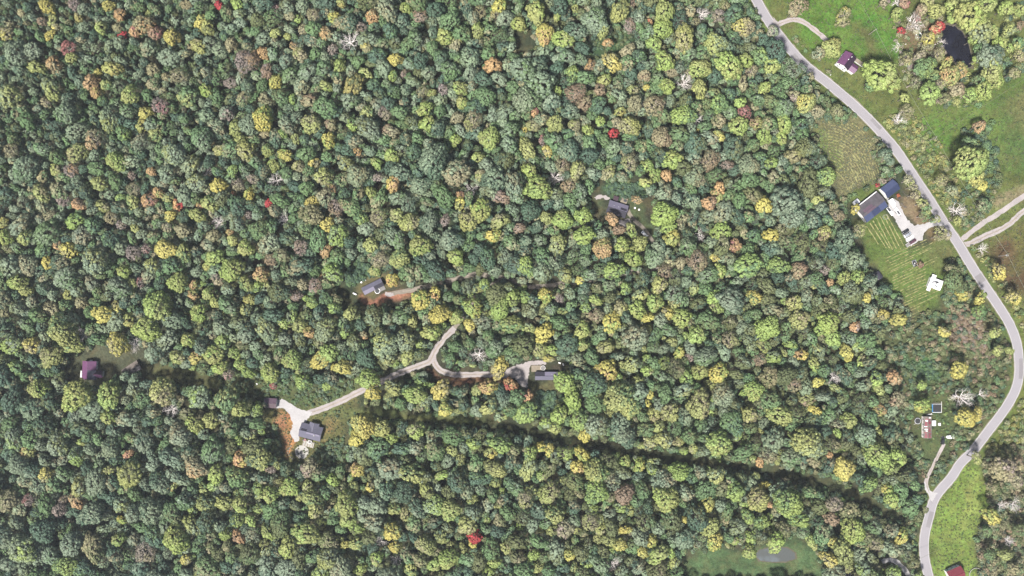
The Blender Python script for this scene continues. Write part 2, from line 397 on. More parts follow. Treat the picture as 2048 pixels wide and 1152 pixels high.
def ground_mat():
    m = bpy.data.materials.new('ground'); nt, N, L = nodes(m); b = N['Principled BSDF']
    b.inputs['Roughness'].default_value = 0.95; b.inputs['Specular IOR Level'].default_value = 0.1
    at = N.new('ShaderNodeAttribute'); at.attribute_name = 'soil'
    tc = N.new('ShaderNodeTexCoord'); last = at.outputs['Color']
    for sc, lo, hi, det in ((0.7, 0.55, 1.45, 9), (0.16, 0.66, 1.34, 5), (0.035, 0.80, 1.2, 3)):
        n = N.new('ShaderNodeTexNoise'); n.inputs['Scale'].default_value = sc; n.inputs['Detail'].default_value = det
        n.inputs['Roughness'].default_value = 0.7
        L.new(tc.outputs['Object'], n.inputs['Vector'])
        mr = N.new('ShaderNodeMapRange'); mr.inputs['From Min'].default_value = 0.3; mr.inputs['From Max'].default_value = 0.7
        mr.inputs['To Min'].default_value = lo; mr.inputs['To Max'].default_value = hi
        L.new(n.outputs['Fac'], mr.inputs['Value'])
        mu = N.new('ShaderNodeMix'); mu.data_type = 'RGBA'; mu.blend_type = 'MULTIPLY'; mu.inputs['Factor'].default_value = 1
        L.new(last, mu.inputs['A']); L.new(mr.outputs[0], mu.inputs['B']); last = mu.outputs['Result']
    nd = N.new('ShaderNodeTexNoise'); nd.inputs['Scale'].default_value = 0.11; nd.inputs['Detail'].default_value = 9; nd.inputs['Roughness'].default_value = 0.72
    L.new(tc.outputs['Object'], nd.inputs['Vector'])
    md_ = N.new('ShaderNodeMapRange'); md_.inputs['From Min'].default_value = 0.47; md_.inputs['From Max'].default_value = 0.70; md_.inputs['To Max'].default_value = 0.45
    L.new(nd.outputs['Fac'], md_.inputs['Value'])
    dm = N.new('ShaderNodeMix'); dm.data_type = 'RGBA'; dm.inputs['B'].default_value = (*alb(150, 136, 92), 1)
    L.new(md_.outputs[0], dm.inputs['Factor']); L.new(last, dm.inputs['A']); last = dm.outputs['Result']
    hs = N.new('ShaderNodeHueSaturation'); hs.inputs['Saturation'].default_value = 0.98; n = N.new('ShaderNodeTexNoise'); n.inputs['Scale'].default_value = 0.25; n.inputs['Detail'].default_value = 6
    L.new(tc.outputs['Object'], n.inputs['Vector'])
    mr = N.new('ShaderNodeMapRange'); mr.inputs['To Min'].default_value = 0.46; mr.inputs['To Max'].default_value = 0.54
    L.new(n.outputs['Fac'], mr.inputs['Value']); L.new(mr.outputs[0], hs.inputs['Hue']); L.new(last, hs.inputs['Color'])
    L.new(hs.outputs[0], b.inputs['Base Color'])
    bp = N.new('ShaderNodeBump'); bp.inputs['Strength'].default_value = 0.9; bp.inputs['Distance'].default_value = 0.35
    nb = N.new('ShaderNodeTexNoise'); nb.inputs['Scale'].default_value = 1.1; nb.inputs['Detail'].default_value = 8
    L.new(tc.outputs['Object'], nb.inputs['Vector']); L.new(nb.outputs['Fac'], bp.inputs['Height']); L.new(bp.outputs[0], b.inputs['Normal'])
    return m
gme.materials.append(ground_mat())
tag(obj('ground', gme), kind='structure')

# ------------------------------------------------------------------ road, lanes, gravel, ponds
def ribbon(pts, half, z, jit=0.0, off=0.0, seed=1, taper=False):
    """strip of quads along pixel polyline; half width and offset in pixels"""
    r = np.random.default_rng(seed); P = np.array(pts, float); n = len(P)
    T = np.gradient(P, axis=0); T /= np.linalg.norm(T, axis=1)[:, None] + 1e-9
    Nn = np.stack([-T[:, 1], T[:, 0]], 1)
    hl = half + r.normal(0, 1, n) * jit; hr = half + r.normal(0, 1, n) * jit
    A = P + Nn * (off + hl)[:, None]; B = P + Nn * (off - hr)[:, None]
    v = np.empty((2*n, 3))
    v[0::2] = [tuple(W(a[0], a[1])[:2]) + (z,) for a in A]; v[1::2] = [tuple(W(b[0], b[1])[:2]) + (z,) for b in B]
    i = np.arange(n - 1) * 2
    f = np.stack([i, i+2, i+3, i+1], 1)
    return v, f

ASPH = surf('asphalt', alb(196, 191, 196), 0.85, 0.10, 2.5, 0.06, spec=0.2)
PAINT = surf('road_paint', alb(232, 230, 232), 0.7, 0.12, 1.5)
GRAV = surf('gravel', alb(214, 204, 202), 0.95, 0.22, 1.6, 0.2, bump=0.5, spec=0.1)
GRAVW = surf('gravel_white', alb(228, 224, 224), 0.95, 0.20, 1.5, 0.15, bump=0.5, spec=0.1)
GRAVP = surf('gravel_pink', alb(218, 206, 204), 0.95, 0.24, 1.5, 0.2, bump=0.5, spec=0.1)
DIRT = surf('dirt_track', alb(176, 166, 152), 0.95, 0.25, 1.2, 0.2, bump=0.5, spec=0.1)
v, f = ribbon(ROAD, 9.4, 0.045, 0.12)
road = tag(obj('road', np_mesh('road', v, f, ASPH)), kind='structure')
SHOULDER = surf('road_shoulder', alb(176, 166, 150), 0.95, 0.3, 1.0, 0.2, bump=.4)
v, f = ribbon(ROAD, 10.6, 0.022, 0.5, seed=4)
obj('road_shoulder', np_mesh('road_shoulder', v, f, SHOULDER), road)
for s in (-1, 1):
    v, f = ribbon(ROAD, 0.55, 0.049, 0.07, off=s * 8.6, seed=3 + s)
    obj('edge_line', np_mesh('edge_line', v, f, PAINT), road)
PATCH = surf('asphalt_patch', alb(176, 171, 174), 0.85, 0.12, 2.0, 0.1, spec=.2)
for k, (i0, n_, off, hw) in enumerate([(30, 5, 3, 4.5), (62, 4, -4, 3.5), (88, 7, 4, 4), (120, 3, 0, 8), (150, 6, -4, 4), (178, 4, 3.5, 4), (205, 5, -3, 4.5), (232, 3, 0, 8)]):
    seg = ROAD[i0:i0+n_+1]
    if len(seg) > 2:
        v, f = ribbon(seg, hw, 0.047, 0.15, off=off, seed=60+k); obj('asphalt_patch', np_mesh('asphalt_patch', v, f, PATCH), road)
for i, (k, (pts, wd)) in enumerate(DRIVES.items()):
    mat = {'loop': GRAVP, 'lane': GRAV, 'lane_east': GRAV, 'track_upper': GRAV, 'track_lower': GRAV, 'bottom_drive': GRAVW, 'trailer_drive': GRAVP}.get(k, DIRT)
    z = 0.012 + 0.004 * i
    v, f = ribbon(pts, wd / 2, z, 0.5, seed=20 + i)
    tr = tag(obj('lane' if i else 'drive', np_mesh('lane', v, f, mat)), kind='structure')
    if k in ('track_lower', 'loop', 'lane', 'lane_east', 'trailer_drive', 'woods_track'):      # worn grass strip between the wheel ruts
        gm = surf('median_grass', alb(196, 182, 168), 0.95, 0.35, 0.9, 0.12, bump=.4)
        v, f = ribbon(pts[2:-3], wd * 0.10, z + 0.004 + 0.048, 0.35, seed=50 + i)
        obj('grass_strip', np_mesh('grass_strip', v, f, gm), tr)
def rough_outline(poly, jit=1.0, step=4.0, seed=0):
    r = np.random.default_rng(seed); out = []
    n = len(poly)
    for i in range(n):
        a = np.array(poly[i], float); b = np.array(poly[(i+1) % n], float)
        m = max(1, int(np.linalg.norm(b-a) / step))
        for k in range(m):
            out.append(tuple(a + (b-a)*k/m + r.normal(0, jit, 2)))
    return out
def fan_sheet(name, poly, z, mat):
    import bmesh
    bm = bmesh.new(); vv = [bm.verts.new((*W(x, y)[:2], z)) for x, y in poly]
    fc = bm.faces.new(vv); bmesh.ops.triangulate(bm, faces=[fc])
    bmesh.ops.recalc_face_normals(bm, faces=bm.faces)
    me = bpy.data.meshes.new(name); bm.to_mesh(me); bm.free(); me.materials.append(mat)
    if me.polygons and me.polygons[0].normal.z < 0: me.flip_normals()
    return me
for i, (k, poly) in enumerate(GRAVEL.items()):
    mat = GRAVW if k in ('farm_yard', 'garage_forecourt', 'drive_mouth') else GRAV
    tag(obj('gravel_yard', fan_sheet('gravel_yard', rough_outline(poly, 0.8, 2.6, i), 0.055 + 0.004 * (i % 3), mat)), kind='structure')

def water_mat(name, rgb, rough):
    m = bpy.data.materials.new(name); nt, N, L = nodes(m); b = N['Principled BSDF']
    b.inputs['Roughness'].default_value = rough; b.inputs['IOR'].default_value = 1.33
    tc = N.new('ShaderNodeTexCoord'); n = N.new('ShaderNodeTexNoise'); n.inputs['Scale'].default_value = 0.09; n.inputs['Detail'].default_value = 5
    L.new(tc.outputs['Object'], n.inputs['Vector'])
    cr = N.new('ShaderNodeValToRGB'); cr.color_ramp.elements[0].position = 0.5; cr.color_ramp.elements[1].position = 0.66
    cr.color_ramp.elements[0].color = (*rgb, 1); cr.color_ramp.elements[1].color = (rgb[0]*1.5, rgb[1]*1.6, rgb[2]*1.8, 1)
    L.new(n.outputs['Fac'], cr.inputs[0]); L.new(cr.outputs[0], b.inputs['Base Color'])
    bp = N.new('ShaderNodeBump'); bp.inputs['Strength'].default_value = 0.12
    n2 = N.new('ShaderNodeTexNoise'); n2.inputs['Scale'].default_value = 2.0; L.new(tc.outputs['Object'], n2.inputs['Vector'])
    L.new(n2.outputs['Fac'], bp.inputs['Height']); L.new(bp.outputs[0], b.inputs['Normal'])
    return m
POND1 = [(1884,60),(1892,50),(1908,52),(1924,64),(1934,80),(1940,100),(1944,118),(1944,132),(1930,136),(1912,126),(1896,112),(1886,95),(1883,78)]
POND2 = [(1508,1108),(1520,1100),(1545,1094),(1575,1096),(1590,1106),(1590,1118),(1572,1123),(1545,1124),(1520,1121)]
MUD = surf('pond_bank', alb(120, 114, 92), 0.95, 0.3, 1.0, 0.2, bump=.5)
for i, (pd, rgb, nm) in enumerate(((POND1, (0.006, 0.006, 0.009), 'dark_pond'), (POND2, (0.05, 0.054, 0.052), 'pond'))):
    cx = sum(p[0] for p in pd)/len(pd); cy = sum(p[1] for p in pd)/len(pd)
    bank = [(cx + (x-cx)*1.10, cy + (y-cy)*1.12) for x, y in pd]
    w = tag(obj(nm, fan_sheet(nm, rough_outline(pd, 0.5, 4, 70+i), 0.030, water_mat(nm + '_water', rgb, 0.12))), kind='structure')
    obj('bank', fan_sheet('bank', rough_outline(bank, 0.8, 4, 80+i), 0.020, MUD), w)

# ------------------------------------------------------------------ trees: shared crown, trunk and branch meshes
def crown_mesh(name, R, zc, seed, clump_r=1.15, leaf=0.46, dens=1.0, flat=0.72, gaps=0.12, up=0.25):
    """leaf-clump crown: small leaf faces over many clumps spread on an uneven dome"""
    r = np.random.default_rng(seed)
    nd = 1 if R < 2.4 else (3 if R < 3.9 else (5 if R < 6.2 else 7))
    ang = r.random(6) * 6.28
    doms = [(0.0, 0.0, 0.10, 1.0 if nd == 1 else .70)]
    for q in range(nd - 1):
        a_ = ang[0] + q * 6.283 / (nd - 1) + r.normal(0, .25); o_ = r.uniform(.40, .62); rd = r.uniform(.36, .56)
        doms.append((math.cos(a_)*o_, math.sin(a_)*o_, r.uniform(-.30, .12), rd))
    P_ = []
    for (ax, ay, az, rd) in doms:
        n_ = max(6, int(3.2 * (R*rd / clump_r) ** 2 + 4))
        k = np.arange(n_) + 0.5
        zz = 1 - 1.4 * k / n_; ph = k * 2.399963 + r.normal(0, .3, n_) + ang[1]
        ra = np.sqrt(np.maximum(0, 1 - zz ** 2)) * r.uniform(.82, 1.06, n_); ra[0] = 0.02
        P_.append(np.stack([(ax + ra*np.cos(ph)*rd)*R, (ay + ra*np.sin(ph)*rd)*R, zc + (az + zz*rd*flat*1.15 + r.normal(0, .05, n_))*R], 1))
    keepP = []
    for qi, Q in enumerate(P_):
        inside = np.zeros(len(Q), bool)
        for qj, (ax, ay, az, rd) in enumerate(doms):
            if qj != qi: inside |= ((Q[:, 0]/R - ax)**2 + (Q[:, 1]/R - ay)**2 + (((Q[:, 2]-zc)/R - az)/(flat*1.15))**2) < (rd*.86)**2
        keepP.append(Q[~inside])
    P_ = np.concatenate(keepP); n = len(P_)
    cx, cy, cz = P_[:, 0]*.93, P_[:, 1]*.93, P_[:, 2]
    keep = r.random(n) > gaps
    cx, cy, cz = cx[keep], cy[keep], cz[keep]; n = len(cx)
    cr = clump_r * r.uniform(0.6, 1.3, n)
    V = []; rnd = []; clm = []; CN = []; cbr = r.random(n)
    cval = r.random(n)*.55 + .45*(0.5 + 0.5*np.sin(np.arctan2(cy, cx) + ang[3]))
    for i in range(n):
        m = max(6, int(dens * 9.5 * cr[i]**2 / (leaf*leaf)))
        d = r.normal(0, 1, (m, 3)); d[:, 2] = d[:, 2] + up + 0.35
        out = np.array([cx[i], cy[i], (cz[i]-zc)/flat]) / R
        d = d + out * 0.8
        d /= np.linalg.norm(d, axis=1)[:, None]
        p = np.array([cx[i], cy[i], cz[i]]) + d * (cr[i] * r.uniform(0.72, 1.05, (m, 1))) * np.array([1, 1, .85])
        nrm = d + r.normal(0, .38, (m, 3)); nrm /= np.linalg.norm(nrm, axis=1)[:, None]
        a = np.cross(nrm, r.normal(0, 1, (m, 3))); a /= np.linalg.norm(a, axis=1)[:, None] + 1e-9
        b = np.cross(nrm, a)
        s = leaf * r.uniform(0.65, 1.3, (m, 1))
        q = np.stack([p + a*s*.62, p + b*s*.5, p - a*s*.62, p - b*s*.5], 1)
        cn = d * .75 + out * .35 + r.normal(0, .16, (m, 3)); cn /= np.linalg.norm(cn, axis=1)[:, None]
        fl = (nrm * cn).sum(1) < 0; q[fl] = q[fl][:, ::-1]; CN.append(cn)
        V.append(q.reshape(-1, 3)); rnd.append(r.random(m)*.5 + .5*cbr[i]); clm.append(np.full(m, cval[i]))
    V = np.concatenate(V); F = np.arange(len(V)).reshape(-1, 4)
    CN = np.concatenate(CN); rnd = np.concatenate(rnd); clm = np.concatenate(clm)
    me = np_mesh(name, V, F, LEAF, fattr={'rnd': rnd, 'clump': clm}, cnorm=CN)
    CRAW[me.name] = (V, F, CN, rnd, clm)
    return me
CRAW = {}

def branch_tubes(mb, p, d, length, rad, depth, r, n=5):
    p = Vector(p); d = Vector(d).normalized(); segs = 2
    for s in range(segs):
        nd = (d + Vector((r.uniform(-.25, .25), r.uniform(-.25, .25), r.uniform(-.12, .2)))).normalized()
        q = p + nd * (length / segs); r1 = rad * 0.78
        mb.tube(p, q, rad, r1, n, cap=False)
        if depth > 0:
            for k in range(r.randint(1, 2) + (1 if s == segs-1 else 0)):
                ax = Vector((r.uniform(-1, 1), r.uniform(-1, 1), r.uniform(-.35, .6)))
                branch_tubes(mb, q, (nd * .75 + ax * .85), length * r.uniform(.5, .72), r1 * .62, depth-1, r, 4)
        p, d, rad = q, nd, r1

def trunk_mesh(name, R, zc, seed, mat, depth=1, spread=0.75):
    r = random.Random(seed); mb = MB()
    h = zc - R * .35; lean = Vector((r.uniform(-.03, .03)*h, r.uniform(-.03, .03)*h, 0))
    r0 = 0.10 + R * 0.045
    mb.tube((0, 0, -.1), (lean.x*.3, lean.y*.3, h*.12), r0*1.35, r0, 7, cap=False)
    mb.tube((lean.x*.3, lean.y*.3, h*.12), (lean.x, lean.y, h), r0, r0*.62, 7, cap=False)
    mb.tube((lean.x, lean.y, h), (lean.x*1.2, lean.y*1.2, zc + R*.35), r0*.62, r0*.2, 6, cap=False)
    nl = 6
    for k in range(nl):
        a = 2*math.pi*k/nl + r.uniform(-.4, .4); t = r.uniform(.72, 1.05)
        branch_tubes(mb, (lean.x*t, lean.y*t, h*t), (math.cos(a)*spread, math.sin(a)*spread, .55), R*.62, r0*.42, depth, r)
    return mb.mesh(name, mat)

SIZES = {'S': (3.0, 8.5), 'M': (5.0, 11.5), 'L': (7.5, 15.0)}
CROWN, TRUNK, THIN = {}, {}, {}
for sz, (R0, zc) in SIZES.items():
    cr = {'S': .72, 'M': .85, 'L': .98}[sz]
    CROWN[sz] = [crown_mesh('crown', R0, zc, 100*ord(sz)+k, clump_r=cr*(0.85+.08*(k % 4)), leaf={'S': .36, 'M': .40, 'L': .44}[sz], gaps=(.03, .08, .12, .16, .06)[k], flat=(.7, .8, .62, .75, .9)[k]) for k in range(5)]
    THIN[sz] = [crown_mesh('crown', R0, zc, 900*ord(sz)+k, clump_r=cr*.8, leaf=.34, dens=.42, gaps=.22, flat=.8) for k in range(3)]
    TRUNK[sz] = [trunk_mesh('trunk', R0, zc, k, BARK) for k in range(2)]
TRUNK_T = {sz: [trunk_mesh('trunk', SIZES[sz][0], SIZES[sz][1], 40+k, TWIG, depth=2, spread=.95) for k in range(2)] for sz in SIZES}
def bare_mesh(seed, mat, R=5.0, zc=10.0):
    r = random.Random(seed); tr = MB(); br = MB()
    tr.tube((0, 0, -.1), (.2, .1, zc*.6), .34, .24, 8, cap=False)
    for k in range(7):
        a = 2*math.pi*k/7 + r.uniform(-.4, .4)
        branch_tubes(br, (.2, .1, zc*r.uniform(.45, .6)), (math.cos(a), math.sin(a), .55), R*.62, .17, 3, r)
    branch_tubes(br, (.2, .1, zc*.58), (0, 0, 1), R*.7, .17, 3, r)
    return tr.mesh('trunk', mat), br.mesh('branches', mat)
BARETREE = [bare_mesh(k, BARE) for k in range(4)]

TINT = {'g': (84,114,90), 's': (136,156,122), 'G': (108,142,88), 'l': (152,178,86), 'y': (164,172,94), 'Y': (200,190,90), 'm': (170,162,84),
        'o': (200,160,106), 'b': (156,132,104), 't': (160,154,112), 'p': (158,142,132), 'r': (200,66,70), 'k': (176,112,106), 'd': (112,122,74), 'w': (150,130,120)}
def leafalb(r, g, b):
    m = 0.3*r + 0.59*g + 0.11*b; q = 0.20
    return alb(r + (m-r)*q, g + (m-g)*q, b + (m-b)*q, 0.52)
TINT = {k: leafalb(*v) for k, v in TINT.items()}
def tintof(c, j=0.12):
    a = TINT[c]; f = random.uniform(1-j, 1+j)
    return [a[0]*f*random.uniform(.95, 1.05), a[1]*f, a[2]*f*random.uniform(.93, 1.07)]
